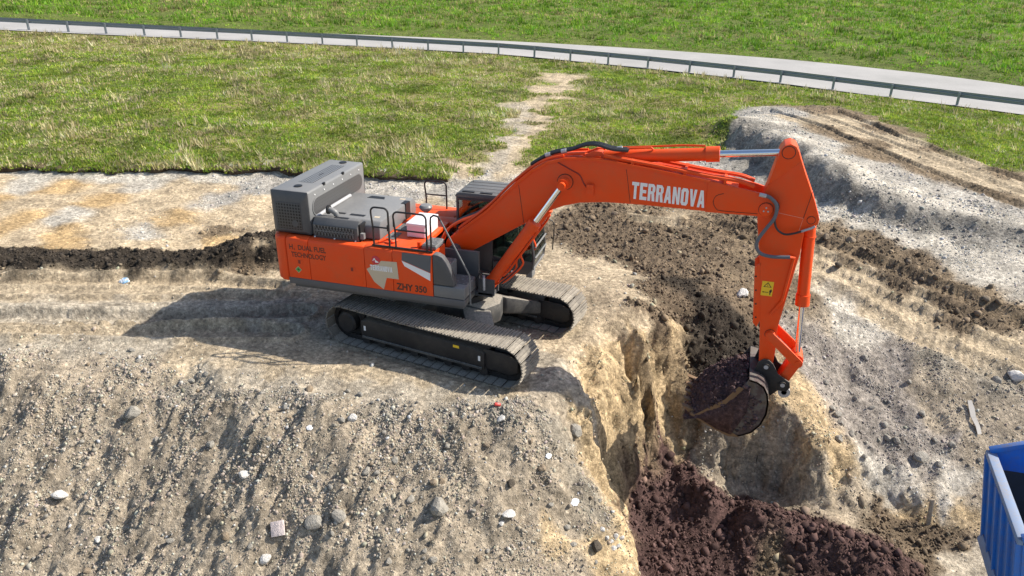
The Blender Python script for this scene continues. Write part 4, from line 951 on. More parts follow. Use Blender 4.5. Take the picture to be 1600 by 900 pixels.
# box section up to the fork, then two cheek plates that hold the arm
iT = boomP.index((5.48, 4.01)); iB = boomP.index((5.67, 3.41))
body = boomP[:iT+1]+[(6.0, 3.93), (5.95, 3.41)]+boomP[iB:]
bd.prism(body, -bw+.02, bw-.02); boom = part(bd, 'boom', ORANGE, None, .012)
for sy in (-1, 1):
    q = MB(); y0 = sy*bw; y1 = sy*(bw-.05)
    tipP = [(5.45, 4.02), (6.31, 3.88), (6.60, 3.80), (6.74, 3.70), (6.78, 3.57), (6.74, 3.46), (6.62, 3.40), (6.45, 3.42), (5.45, 3.405)]
    q.prism(tipP, min(y0, y1), max(y0, y1)); part(q, 'fork_plate', ORANGE, boom, .008)
    q = MB(); q.lathe([(.02, 0), (.125, 0), (.125, sy*.03), (.10, sy*.045), (.02, sy*.045)], (6.54, y0, 3.57), 28, 'y'); bp = part(q, 'pivot_boss', ORANGE, boom)
    for k in range(3):
        a = R(90+120*k); q = MB(); q.cyl((6.54+.045*math.cos(a), y0+sy*.045, 3.57+.045*math.sin(a)), (6.54+.045*math.cos(a), y0+sy*.055, 3.57+.045*math.sin(a)), .016, n=8); part(q, 'bolt', PIPEW, boom)
    # flange strip that runs along the top edge
    q = MB(); top = [p_ for p_ in boomP[2:iT+1]]
    for (xa, za), (xb, zb) in zip(top[:-1], top[1:]):
        d = Vector((xb-xa, 0, zb-za)).normalized(); n_ = Vector((-d.z, 0, d.x))
        V = []
        for (x, z) in ((xa, za), (xb, zb)):
            for dn in (-.035, .015):
                V.append((x+n_.x*dn, sy*(bw-.022), z+n_.z*dn)); V.append((x+n_.x*dn, sy*(bw+.002), z+n_.z*dn))
        q.add(V, [(0, 1, 3, 2), (4, 6, 7, 5), (0, 4, 5, 1), (2, 3, 7, 6), (0, 2, 6, 4), (1, 5, 7, 3)])
    part(q, 'edge_flange', ORANGE, boom)
    q = MB(); q.lathe([(.02, 0), (.15, 0), (.15, sy*.03), (.11, sy*.05), (.02, sy*.05)], (2.71, sy*(bw-.02), 3.74), 28, 'y'); part(q, 'cylinder_boss', ORANGE, boom)
    q = MB(); q.cyl((2.71, sy*(bw), 3.74), (2.71, sy*(bw+.34), 3.74), .075, n=20); part(q, 'cylinder_pin', ORANGE, boom)
    # boom cylinder: barrel, rod with its eye
    yb = sy*.50
    low = Vector((1.20, yb, 1.42)); up_ = Vector((2.71, yb, 3.74)); d = (up_-low); L_ = d.length; d.normalize()
    q = MB(); q.cyl(low, low+d*L_*.60, .125, n=24); bcy = part(q, 'boom_cylinder', ORANGE)
    q = MB(); q.cyl(low+d*L_*.585, low+d*L_*.635, .142, n=24); part(q, 'gland', ORANGE, bcy)
    q = MB(); q.cyl(low+d*L_*.62, up_-d*.06, .06, n=20); part(q, 'piston_rod', CHROME, bcy)
    q = MB(); q.cyl(up_-Vector((0, .07, 0)), up_+Vector((0, .07, 0)), .12, n=24); part(q, 'rod_eye', ORANGE, bcy)
    q = MB(); q.cyl(low-Vector((0, .1, 0)), low+Vector((0, .1, 0)), .14, n=20); part(q, 'barrel_eye', ORANGE, bcy)
    nx_ = Vector((d.z, 0, -d.x))
    q = MB(); q.tube([low+d*.35+nx_*.13+Vector((0, sy*.05, 0)), low+d*.5+nx_*.16, low+d*1.5+nx_*.16, low+d*L_*.60+nx_*.14], .025, 8); part(q, 'oil_pipe', ORANGE, bcy)
    for k in range(3):
        q = MB(); s0 = low+nx_*(.14+.05*k)+d*(.15+.08*k); q.tube([low+d*.1+nx_*.1, s0+Vector((0, sy*.08, 0)), low+d*(.6+.1*k)+nx_*(.26+.03*k), low+d*(.8+.08*k)+nx_*.17], .022, 7, sm=5); part(q, 'oil_hose', (ORANGE, RUBBER, ORANGE)[k], bcy)
    q = MB(); q.box(low.x-.22, low.x+.14, yb-.16, yb-.12, 1.2, 1.56); q.box(low.x-.22, low.x+.14, yb+.12, yb+.16, 1.2, 1.56); q.box(low.x-.4, low.x+.1, yb-.16, yb+.16, 1.16, 1.24); part(q, 'cylinder_bracket', GREY)
q = MB(); q.cyl((.36, -.46, 2.04), (.36, .46, 2.04), .12, n=24); part(q, 'boom_foot_pin', GREY)
a0 = aty(986, 310, -bw); a1 = aty(1100, 325, -bw); at_ = aty(986, 283.5, -bw)
_l = math.hypot(a1[0]-a0[0], a1[2]-a0[2]); part(block_text('TERRANOVA', (a0[0], a0[2]-.005), ((a1[0]-a0[0])/_l, (a1[2]-a0[2])/_l), _l, at_[2]-a0[2], -bw+.016), 'lettering', WHITE)
# small lamp on the boom flank
c0 = aty(922, 289, -bw); q = MB(); q.box(c0[0]-.06, c0[0]+.08, -bw-.07, -bw+.02, c0[2]-.06, c0[2]+.02); part(q, 'work_lamp', ORANGE, boom, .008)
c0 = aty(920, 300, -bw); q = MB(); q.prism([(c0[0]-.06, c0[2]-.02), (c0[0]+.10, c0[2]-.06), (c0[0]+.10, c0[2]+.10), (c0[0]-.02, c0[2]+.12)], -bw-.02, -bw+.03); part(q, 'lamp_bracket', ORANGE, boom)
q = MB(); q.tube([(x, -bw+.01, z) for x, z in ((2.55, 4.12), (2.85, 3.98), (3.0, 3.9), (3.08, 3.75), (3.15, 3.66))], .012, 6, sm=4); part(q, 'lamp_cable', REDL, boom)
# arm cylinder on top
ra = Vector(aty(937, 245, 0)); rb_ = Vector(aty(1231, 238, 0))
d = (rb_-ra).normalized(); L_ = (rb_-ra).length
ra.y = 0; rb_.y = 0
bl_ = (Vector(aty(1122, 242, 0))-ra).length
q = MB(); q.cyl(ra+d*.10, ra+d*bl_, .125, n=28); acy = part(q, 'arm_cylinder', ORANGE)
q = MB(); q.cyl(ra+d*(bl_-.22), ra+d*(bl_+.03), .148, n=28); part(q, 'gland', ORANGE, acy)
q = MB(); q.cyl(ra+d*bl_, rb_-d*.08, .065, n=20); part(q, 'piston_rod', CHROME, acy)
q = MB(); q.cyl(rb_-Vector((0, .09, 0)), rb_+Vector((0, .09, 0)), .13, n=24); part(q, 'rod_eye', ORANGE, acy)
q = MB(); q.cyl(ra-Vector((0, .09, 0)), ra+Vector((0, .09, 0)), .135, n=24); part(q, 'barrel_eye', ORANGE, acy)
for sy in (-1, 1):
    q = MB(); q.prism([(ra.x-.75, 4.20), (ra.x-.35, ra.z+.02), (ra.x-.08, ra.z+.15), (ra.x+.08, ra.z+.14), (ra.x+.15, ra.z), (ra.x+.22, 4.2)], min(sy*.12, sy*.17), max(sy*.12, sy*.17)); part(q, 'cylinder_lug', ORANGE, boom, .006)
    q = MB(); q.lathe([(.02, 0), (.075, 0), (.075, sy*.03), (.02, sy*.03)], (ra.x, sy*.17, ra.z), 20, 'y'); part(q, 'lug_pin', ORANGE, boom)
q = MB(); q.tube([ra+d*.35+Vector((0, -.1, .14)), ra+d*.6+Vector((0, -.08, .17)), ra+d*1.0+Vector((0, -.06, .17)), ra+d*1.05+Vector((0, -.06, .12))], .022, 8); part(q, 'oil_pipe', ORANGE, acy)
q = MB(); q.tube([ra+d*.35+Vector((0, .06, .16)), ra+d*1.6+Vector((0, .06, .17)), ra+d*(bl_-.25)+Vector((0, .05, .15))], .02, 8); part(q, 'oil_pipe', ORANGE, acy)
# pipes along the boom's back and the black hoses over its hump
def along(off_n, y, i0=2, i1=iT):
    P = []
    for k in range(i0, i1+1):
        a = boomP[max(k-1, 0)]; b = boomP[min(k+1, len(boomP)-1)]
        t = Vector((b[0]-a[0], 0, b[1]-a[1])).normalized(); n_ = Vector((-t.z, 0, t.x))
        P.append((boomP[k][0]+n_.x*off_n, y, boomP[k][1]+n_.z*off_n))
    return P
for off, y, i0, i1, r_, m_ in ((.05, -.25, 2, 7, .026, ORANGE), (.05, -.17, 2, 8, .026, ORANGE), (.06, -.08, 2, 7, .022, ORANGE), (.05, .2, 2, 8, .026, ORANGE)):
    q = MB(); q.tube(along(off, y, i0, i1), r_, 8, sm=3); part(q, 'oil_pipe', m_, boom)
for y, dz, r_ in ((-.27, .06, .032), (-.20, .07, .022), (.1, .07, .03), (.18, .07, .03), (.26, .06, .022)):
    P = [(3.45, y, 4.25+dz), (4.5, y, 4.14+dz), (5.48, y, 4.02+dz), (6.0, y, 3.96+dz+.02), (6.28, y, 3.90+dz)]
    q = MB(); q.tube(P, r_, 8, sm=3); part(q, 'oil_pipe', ORANGE, boom)
for xx in (4.0, 5.0, 5.75):
    zz = 4.20-(xx-3.9)*.118
    q = MB(); q.box(xx-.025, xx+.025, -.30, .30, zz-.03, zz+.09); part(q, 'pipe_clamp', ORANGE, boom)
for y, r_ in ((-.12, .032), (-.03, .032), (.06, .028)):
    P = [(1.95, y, 3.98), (2.35, y, 4.23), (2.75, y, 4.34), (3.05, y, 4.46), (3.3, y-.1, 4.50), (3.6, y-.14, 4.45), (3.9, y-.12, 4.44)]
    q = MB(); q.tube(P, r_, 8, sm=5); part(q, 'oil_hose', RUBBER, boom)
for xx, zz in ((2.3, 4.20), (2.62, 4.30), (3.72, 4.44)):
    q = MB(); q.cyl((xx-.05, -.13, zz-.01), (xx+.05, -.13, zz+.02), .045, n=10); part(q, 'hose_ferrule', PIPEW, boom)
for y in (-.22, -.12, .0, .12):
    P = [(1.1, y, 3.03), (.75, y, 2.78), (.42, y, 2.62), (.15, y*1.2, 2.42), (.0, y*1.4, 2.1)]
    q = MB(); q.tube(P, .028, 8, sm=4); part(q, 'oil_hose', ORANGE if y in (-.22, -.12) else RUBBER, boom)
# --- arm
aw = .245
armP = [(6.42, 3.30), (6.43, 3.72), (6.50, 3.95), (6.64, 4.66), (6.70, 4.76), (6.80, 4.80), (6.90, 4.76), (6.96, 4.66), (7.12, 4.30), (7.36, 3.80), (7.50, 3.45), (7.49, 3.34), (7.40, 3.27), (7.28, 3.22), (7.27, 2.72), (7.19, 2.0), (7.10, 1.15), (7.13, .55), (7.12, .24), (7.03, .13), (6.92, .15), (6.86, .26), (6.83, .55), (6.74, 1.3), (6.60, 2.35)]
q = MB(); q.prism(armP, -aw, aw); arm = part(q, 'arm', ORANGE, None, .014)
for sy in (-1, 1):
    y0 = sy*aw
    q = MB(); q.lathe([(.02, 0), (.115, 0), (.105, sy*.025), (.02, sy*.025)], (6.785, y0, 4.645), 24, 'y'); part(q, 'pin_boss', ORANGE, arm)
    q = MB(); q.prism([(6.52, 4.02), (6.64, 4.66), (6.70, 4.76), (6.80, 4.80), (6.90, 4.76), (6.96, 4.66), (7.02, 4.50)], min(y0, y0+sy*.014), max(y0, y0+sy*.014)); part(q, 'ear_plate', ORANGE, arm, .003)
    q = MB(); q.lathe([(.02, 0), (.07, 0), (.06, sy*.02), (.02, sy*.02)], (7.36, y0, 3.42), 20, 'y'); part(q, 'pin_boss', ORANGE, arm)
    q = MB(); q.lathe([(.02, 0), (.10, 0), (.09, sy*.09), (.02, sy*.09)], (6.98, y0, .98), 24, 'y'); part(q, 'pin_boss', ORANGE, arm)
    q = MB(); q.prism([(6.50, 2.36), (6.61, 2.48), (6.61, 2.3), (6.75, 1.25), (6.70, 1.10), (6.62, 1.18)], min(y0, y0-sy*.03), max(y0, y0-sy*.03)); part(q, 'guard_flange', ORANGE, arm, .003)
    for k in range(4):
        zz = 2.18-.29*k; xx = 6.545+.038*k; q = MB(); q.cyl((xx, y0, zz), (xx, y0+sy*.006, zz), .018, n=8); part(q, 'bolt_hole', BLACK, arm)
q = MB(); q.box(6.68, 6.895, -aw-.005, -aw-.001, 1.80, 2.105); sg = part(q, 'warning_sign', YELLOW, arm)
q = MB(); q.prism([(6.71, 1.985), (6.865, 1.985), (6.787, 2.09)], -aw-.007, -aw-.005); part(q, 'warning_triangle', BLACK, sg)
q = MB(); q.prism([(6.735, 1.997), (6.84, 1.997), (6.787, 2.068)], -aw-.009, -aw-.007); part(q, 'warning_triangle', YELLOW, sg)
q = MB(); q.box(6.783, 6.791, -aw-.011, -aw-.009, 2.015, 2.045); q.box(6.783, 6.791, -aw-.011, -aw-.009, 2.003, 2.009); part(q, 'exclamation_mark', BLACK, sg)
q = MB(); q.prism([(6.845, 1.825), (6.86, 1.825), (6.862, 1.87), (6.88, 1.90), (6.878, 1.925), (6.87, 1.945), (6.855, 1.945), (6.845, 1.925), (6.83, 1.915), (6.838, 1.88)], -aw-.007, -aw-.005); q.box(6.71, 6.82, -aw-.007, -aw-.005, 1.87, 1.882); q.prism([(6.70, 1.876), (6.73, 1.858), (6.73, 1.894)], -aw-.007, -aw-.005); part(q, 'keep_clear_symbol', BLACK, sg)
# hoses and pipes on the arm
def flank(px, y): return [tuple(aty(1160+a*140/900, 290+b*140/900, y)) for a, b in px]
q = MB(); q.tube(flank([(180, 95), (260, 110), (330, 170), (345, 240), (320, 330), (240, 430), (165, 530), (140, 610), (180, 680), (280, 712), (380, 718), (480, 720)], -.40), .034, 10, sm=4); part(q, 'hose_sleeve', HOSEG, arm)
q = MB(); q.tube(flank([(230, 110), (310, 140), (362, 200), (345, 280), (325, 360), (350, 440), (420, 488), (500, 485), (590, 462)], -.34), .02, 8, sm=4); part(q, 'oil_hose', RUBBER, arm)
q = MB(); q.tube(flank([(590, 462), (640, 445), (690, 430), (730, 410)], -.30), .024, 8); part(q, 'hose_end', PIPEW, arm)
q = MB(); q.tube(flank([(170, 90), (240, 105)], -.40), .038, 10); part(q, 'hose_end', PIPEW, arm)
e0 = aty(1241, 403, -aw-.04); e1 = aty(1216, 478, -aw-.04)
q = MB(); q.tube([tuple(aty(1233, 402, -.33)), tuple(e0), tuple(e0+(e1-e0)*.1), tuple(aty(1222, 470, -aw-.04)), tuple(aty(1203, 492, -aw-.03))], .028, 8); part(q, 'oil_pipe', ORANGE, arm)
# bucket cylinder and linkage
bt = Vector(aty(1266, 346, 0)); bb_ = Vector(aty(1245.5, 556, 0)); d = (bb_-bt).normalized(); L_ = (bb_-bt).length
ble = (Vector(aty(1255, 474, 0))-bt).length
q = MB(); q.cyl(bt+d*.02, bt+d*ble, .115, n=28); bcy = part(q, 'bucket_cylinder', ORANGE)
q = MB(); q.cyl(bt+d*(ble-.20), bt+d*(ble+.03), .135, n=28); part(q, 'gland', ORANGE, bcy)
q = MB(); q.cyl(bt+d*ble, bb_-d*.05, .055, n=20); part(q, 'piston_rod', CHROME, bcy)
q = MB(); q.cyl(bt+d*.28, bt+d*.31, .13, n=28); part(q, 'barrel_band', ORANGE, bcy)
q = MB(); q.cyl(bb_-Vector((0, .08, 0)), bb_+Vector((0, .08, 0)), .105, n=24); part(q, 'rod_eye', ORANGE, bcy)
q = MB(); q.cyl(bb_-Vector((0, .36, 0)), bb_+Vector((0, .36, 0)), .06, n=20); part(q, 'link_pin', ORANGE, bcy)
lk0 = Vector((6.98, 0, .98)); lk1 = bb_.copy()
def plate_link(p, q_, w0, w1, y0, y1):
    dd = (q_-p).normalized(); n_ = Vector((-dd.z, 0, dd.x)); P = []
    for c_, w_, s0 in ((p, w0, 1), (q_, w1, -1)):
        for k in range(7):
            a = math.pi/2+math.pi*k/6
            v_ = c_+(dd*math.cos(a)*s0+n_*math.sin(a)*s0)*w_; P.append((v_.x, v_.z))
    m_ = MB(); m_.prism(P, y0, y1); return m_
for sy in (-1, 1):
    part(plate_link(lk0, lk1, .085, .095, min(sy*.30, sy*.345), max(sy*.30, sy*.345)), 'side_link', ORANGE, None, .006)
bl2 = Vector((7.37, 0, -.07))
part(plate_link(lk1, bl2, .115, .10, -.20, .20), 'bucket_link', ORANGE, None, .02)
# grease rings round the pins and weld seams
GREASE = mat('grease_dark', (.035, .014, .01), .45)
WELD = mat('pale_weld_line', (.80, .32, .20), .5)
for (x, z, r_, y, own) in ((6.785, 4.645, .122, -aw-.0145, arm), (7.36, 3.42, .078, -aw-.0005, arm), (6.54, 3.57, .135, -bw-.0005, boom), (2.71, 3.74, .165, -bw+.0195, boom), (6.98, .98, .108, -aw-.0005, arm)):
    q = MB(); q.lathe([(r_, 0), (r_, -.002), (r_-.018, -.002), (r_-.018, 0)], (x, y, z), 30, 'y'); part(q, 'grease_ring', GREASE, own)
for P_, own, y in (([(6.78, 3.50), (7.22, 3.44), (7.18, 3.18)], arm, -aw-.001), ([(6.52, 4.02), (6.72, 4.22), (7.02, 4.50)], arm, -aw-.001), ([(7.22, 3.44), (7.30, 3.95)], arm, -aw-.001)):
    q = MB(); q.tube([(x, y, z) for x, z in P_], .0055, 5); part(q, 'weld_seam', WELD if P_[0][0] > 6.7 and len(P_) == 3 else GREASE, own)
q = MB(); q.tube([(5.75, -bw-.001, 3.80), (5.62, -bw-.001, 3.74), (5.58, -bw-.001, 3.62), (5.64, -bw-.001, 3.50), (5.76, -bw-.001, 3.46), (6.4, -bw-.001, 3.47)], .006, 5, sm=3); part(q, 'weld_seam', GREASE, boom)
for xx in (1.75, 3.9): q = MB(); q.tube([(xx, -bw+.019, np.interp(xx, [1.07, 2.01, 3.05, 4.5], [2.97, 3.90, 4.22, 4.11])-.06), (xx+.12, -bw+.019, np.interp(xx+.12, [.58, 1.79, 2.46, 3.01, 4.2], [1.93, 2.71, 3.13, 3.335, 3.42])+.03)], .005, 5); part(q, 'weld_seam', GREASE, boom)
# --- bucket
BKT = mat('worn_bucket_steel', (.06, .06, .065), .6, .0)
_c = coords(BKT); _nb = noise(BKT, 3.5, 6, .7, _c); lk(BKT, ramp(BKT, _nb, [(.36, (.05, .034, .032)), (.47, (.075, .05, .046)), (.53, (.10, .09, .08)), (.62, (.10, .072, .05)), (.7, (.05, .04, .034))]), bsdf(BKT).inputs['Base Color']); lk(BKT, ramp(BKT, _nb, [(.3, .9), (.7, .6)]), bsdf(BKT).inputs['Roughness'])
RUST = mat('rusty_cutting_edge', (.17, .10, .05), .7, .1)
shell = [(6.70, .16), (6.86, .13), (7.00, .04), (7.09, -.12), (7.13, -.32), (7.13, -.58), (7.05, -.85), (6.90, -1.07), (6.68, -1.20), (6.44, -1.22), (6.16, -1.11), (5.82, -.93)]
bkw = .74
q = MB(); n = len(shell); V = []; F = []
for i, (x, z) in enumerate(shell):
    a = shell[max(i-1, 0)]; b = shell[min(i+1, n-1)]; t = Vector((b[0]-a[0], 0, b[1]-a[1])).normalized(); n_ = Vector((t.z, 0, -t.x))
    for y in (-bkw, bkw): V.append((x, y, z))
    for y in (-bkw, bkw): V.append((x+n_.x*.035, y, z+n_.z*.035))
for i in range(n-1):
    a = i*4; b = a+4
    F += [(a, b, b+1, a+1), (a+2, a+3, b+3, b+2), (a, a+2, b+2, b), (a+1, b+1, b+3, a+3)]
F += [(0, 1, 3, 2), ((n-1)*4, (n-1)*4+2, (n-1)*4+3, (n-1)*4+1)]
q.add(V, F); bucket = part(q, 'bucket', BKT)
side = shell+[(5.80, -.86), (6.02, -.70), (6.34, -.42), (6.58, -.05)]
for sy in (-1, 1):
    q = MB(); q.prism(side, min(sy*bkw, sy*(bkw-.03)), max(sy*bkw, sy*(bkw-.03))); part(q, 'bucket_side', BKT, bucket)
    q = MB(); q.prism([(5.72, -.86), (5.86, -.90), (6.36, -.46), (6.62, -.06), (6.52, -.03), (6.28, -.38)], min(sy*(bkw+.012), sy*bkw), max(sy*(bkw+.012), sy*bkw)); part(q, 'side_cutter', RUST, bucket)
    q = MB(); q.prism([(6.68, -1.215), (6.44, -1.235), (6.16, -1.125), (5.80, -.94), (5.86, -.86), (6.22, -1.02), (6.5, -1.12)], min(sy*(bkw+.014), sy*bkw), max(sy*(bkw+.014), sy*bkw)); part(q, 'wear_plate', RUST, bucket)
TILT = Matrix.Translation((5.82, 0, -.93)) @ Matrix.Rotation(R(30), 4, 'Y')
q = MB(); q.box(-.20, .06, -bkw-.02, bkw+.02, -.03, .025, TILT); part(q, 'cutting_edge', RUST, bucket, .01)
for k in range(5):
    y = -bkw+.12+k*(2*bkw-.24)/4
    q = MB(); q.prism([(-.16, -.06), (-.16, .06), (-.28, .04), (-.42, 0), (-.28, -.04)], y-.055, y+.055, 'y', TILT); part(q, 'tooth', RUST, bucket, .008)
for y0 in (-.30, .255):
    q = MB(); q.prism([(6.78, .10), (6.84, .34), (6.93, .42), (7.04, .42), (7.13, .34), (7.26, .12), (7.50, -.02), (7.52, -.14), (7.46, -.24), (7.30, -.24), (7.16, -.40), (7.05, -.12)], y0, y0+.045); part(q, 'bucket_ear', STEELD, bucket, .006)
    for c_ in ((7.0, .27), (7.37, -.09)):
        yy = y0-.02 if y0 < 0 else y0+.065
        q = MB(); q.cyl((c_[0], y0-.03, c_[1]), (c_[0], y0+.075, c_[1]), .075, n=20); part(q, 'ear_pin', STEELD, bucket)
        q = MB(); q.cyl((c_[0], y0-.034, c_[1]), (c_[0], y0-.031, c_[1]), .045, n=16); part(q, 'pin_cap', PIPEW, bucket)
hk = MB(); hk.lathe([(.055, -.04), (.12, -.04), (.12, .04), (.055, .04), (.055, -.04)], (7.43, -.2, -.30), 24, 'y'); part(hk, 'lifting_eye', PIPEW, bucket)
# ------------------------------------------------------------------ loose stones, clods and turf
_p = (1+5**.5)/2
ICO_V = np.array([(-1, _p, 0), (1, _p, 0), (-1, -_p, 0), (1, -_p, 0), (0, -1, _p), (0, 1, _p), (0, -1, -_p), (0, 1, -_p), (_p, 0, -1), (_p, 0, 1), (-_p, 0, -1), (-_p, 0, 1)])/math.hypot(1, _p)
ICO_F = np.array([(0, 11, 5), (0, 5, 1), (0, 1, 7), (0, 7, 10), (0, 10, 11), (1, 5, 9), (5, 11, 4), (11, 10, 2), (10, 7, 6), (7, 1, 8), (3, 9, 4), (3, 4, 2), (3, 2, 6), (3, 6, 8), (3, 8, 9), (4, 9, 5), (2, 4, 11), (6, 2, 10), (8, 6, 7), (9, 8, 1)])
def rotm(n):
    q = rng.normal(size=(n, 4)); q /= np.linalg.norm(q, axis=1)[:, None]; a, b, c, d = q.T
    return np.stack([1-2*(c*c+d*d), 2*(b*c-a*d), 2*(b*d+a*c), 2*(b*c+a*d), 1-2*(b*b+d*d), 2*(c*d-a*b), 2*(b*d-a*c), 2*(c*d+a*b), 1-2*(b*b+c*c)], -1).reshape(n, 3, 3)
def stones(P, r, jit=.22):
    n = len(P); V = ICO_V[None]*(1+rng.uniform(-jit, jit, (n, 12, 1)))
    V = V*np.stack([rng.uniform(.75, 1.35, n), rng.uniform(.75, 1.2, n), rng.uniform(.5, .9, n)], -1)[:, None]
    V = np.einsum('nij,nkj->nki', rotm(n), V)*r[:, None, None]+P[:, None]
    F = ICO_F[None]+12*np.arange(n)[:, None, None]
    return V.reshape(-1, 3), F.reshape(-1, 3)
STONE = mat('loose_stone', rough=.92, spec=.2)
_a = STONE.node_tree.nodes.new('ShaderNodeAttribute'); _a.attribute_name = 'soil'
_c = coords(STONE); lk(STONE, mixc(STONE, .6, _a.outputs['Color'], ramp(STONE, noise(STONE, 30, 4, .7, _c), [(.3, .7), (.7, 1.3)]), 'MULTIPLY'), bsdf(STONE).inputs['Base Color'])
bump(STONE, noise(STONE, 60, 3, .7, _c), .5, .01)
col_f = [gi(acc[..., k]) for k in range(3)]
def soil_at(P): return np.stack([f(P[:, 0], P[:, 1]) for f in col_f], -1)
def in_view(P, mu=60, mv=40):
    d = P-CAM; z = d@_fw; u = 800+FPX*(d@RT)/z; v = 450-FPX*(d@UP)/z
    return (z > 1) & (u > -mu) & (u < 1600+mu) & (v > -mv) & (v < 900+mv)
def scatter(n, x0, x1, y0, y1, maskf, thin=None):
    out = []; tot = 0
    while tot < n:
        m = 60000; x = rng.uniform(x0, x1, m); y = rng.uniform(y0, y1, m)
        pr_ = maskf(x, y)
        if thin is not None: pr_ = pr_*thin(x, y)
        k = rng.random(m) < pr_; x, y = x[k], y[k]
        P = np.stack([x, y, zfin(x, y)], -1); P = P[in_view(P)]
        out.append(P); tot += len(P)
    return np.vstack(out)[:n]
def patchy(x, y): return np.clip(.32+.7*pn(x*.9, y*.9, 81)+.5*pn(x*3, y*3, 82), .12, 1)
P = np.vstack([scatter(50000, -13, 20, -8.5, 13, grav_f, patchy), scatter(9000, 4, 24, 11, 30, grav_f, patchy), scatter(30000, -9, 4.5, -8.5, -2.5, grav_f, patchy)])
r = np.minimum(.0088*np.exp(rng.normal(.1, .6, len(P))), .06)*np.where(P[:, 1] > 10, 1.35, 1.0); P[:, 2] += r*.08
big = r > .0165
OCT_V = np.array([(1, 0, 0), (-1, 0, 0), (0, 1, 0), (0, -1, 0), (0, 0, 1), (0, 0, -1)], float); OCT_F = np.array([(0, 2, 4), (2, 1, 4), (1, 3, 4), (3, 0, 4), (2, 0, 5), (1, 2, 5), (3, 1, 5), (0, 3, 5)])
def chips(P, r):
    n = len(P); V = OCT_V[None]*rng.uniform(.6, 1.3, (n, 6, 1)); V = np.einsum('nij,nkj->nki', rotm(n), V)*r[:, None, None]+P[:, None]
    return V.reshape(-1, 3), (OCT_F[None]+6*np.arange(n)[:, None, None]).reshape(-1, 3)
c = soil_at(P); g_ = c.mean(1, keepdims=True); c = (c*.75+g_*.25)*np.exp(rng.normal(.14, .28, (len(P), 1))); c *= 1+rng.normal(0, .03, c.shape)
c = np.clip(c, .03, .45); V, Fc = stones(P[big], r[big]); V2, F2 = chips(P[~big], r[~big]*1.25)
gravel = pydata('gravel', np.vstack([V, V2]), np.vstack([Fc, F2+len(V)]), STONE, color=np.vstack([np.repeat(c[big], 12, 0), np.repeat(c[~big], 6, 0)])); tag(gravel, 'loose grey gravel and small stones strewn over the slopes', 'gravel', kind='stuff')
P = scatter(24000, -20, 16, -6, 12, lambda x, y: clod_f(x, y)**1.5, lambda x, y: np.where(y > 3.5, .5, 1.0))
r = np.minimum(.012*np.exp(rng.normal(.15, .75, len(P))), .12)*np.where(P[:, 0] < 1, .75, 1.0); P[:, 2] += r*.3
big = r > .02
c = np.clip(soil_at(P)*np.exp(rng.normal(0, .35, (len(P), 1))), .012, .3)
V, Fc = stones(P[big], r[big], .35); V2, F2 = chips(P[~big], r[~big]*1.25)
clods = pydata('soil_clods', np.vstack([V, V2]), np.vstack([Fc, F2+len(V)]), STONE, color=np.vstack([np.repeat(c[big], 12, 0), np.repeat(c[~big], 6, 0)])); tag(clods, 'crumbly dark soil clods on the spoil heaps and windrow', 'soil', kind='stuff')

# raw earth face under the meadow edge, coloured dark for its shadow line
BANK = mat('topsoil_with_shade', (.07, .052, .036), .95, spec=.1); _c = coords(BANK); lk(BANK, ramp(BANK, noise(BANK, 5, 6, .75, _c), [(.3, (.03, .022, .016)), (.7, (.15, .115, .08))]), bsdf(BANK).inputs['Base Color']); bump(BANK, noise(BANK, 9, 5, .7, _c), 1.0, .1)
E0 = np.array([at(u, edge_v(u)+1.5, .2) for u in range(-140, 701, 4)])
ex_, ey_ = E0[:, 0].copy(), E0[:, 1].copy()
wb_ = .16*fbm(ex_*.9, ey_*.9, 4, 111); ey_ += wb_; ex_ -= wb_*.3
zt_ = np.maximum(zfin(ex_-.2, ey_+.6), zfin(ex_-.3, ey_+.9))-.05+.05*pn(ex_*2, ey_*2, 112); zb_ = zfin(ex_+.1, ey_-.25)-.12
rows = [(1.1, 1.0, -.10), (.6, 1.0, .0), (.2, 1.0, .02), (-.06, 1.0, .0), (-.12, .85, 0), (-.04, .6, 0), (.02, .3, 0), (-.06, 0, 0)]
V = []
for oy, tz_, dz_ in rows:
    j_ = .05*fbm(ex_*3+oy*7, ey_*3, 3, 113+int(tz_*10))
    V.append(np.stack([ex_-.35*(oy+j_), ey_+oy+j_, zb_+(zt_-zb_)*tz_+dz_], -1))
nE = len(ex_); V = np.vstack(V); id_ = np.arange(len(V)).reshape(len(rows), nE)
bank = pydata('turf_bank', V, np.stack([id_[:-1, :-1], id_[:-1, 1:], id_[1:, 1:], id_[1:, :-1]], -1).reshape(-1, 4), BANK, smooth=True); tag(bank, kind='structure')
EDGE = np.stack([ex_, ey_, zt_], -1)
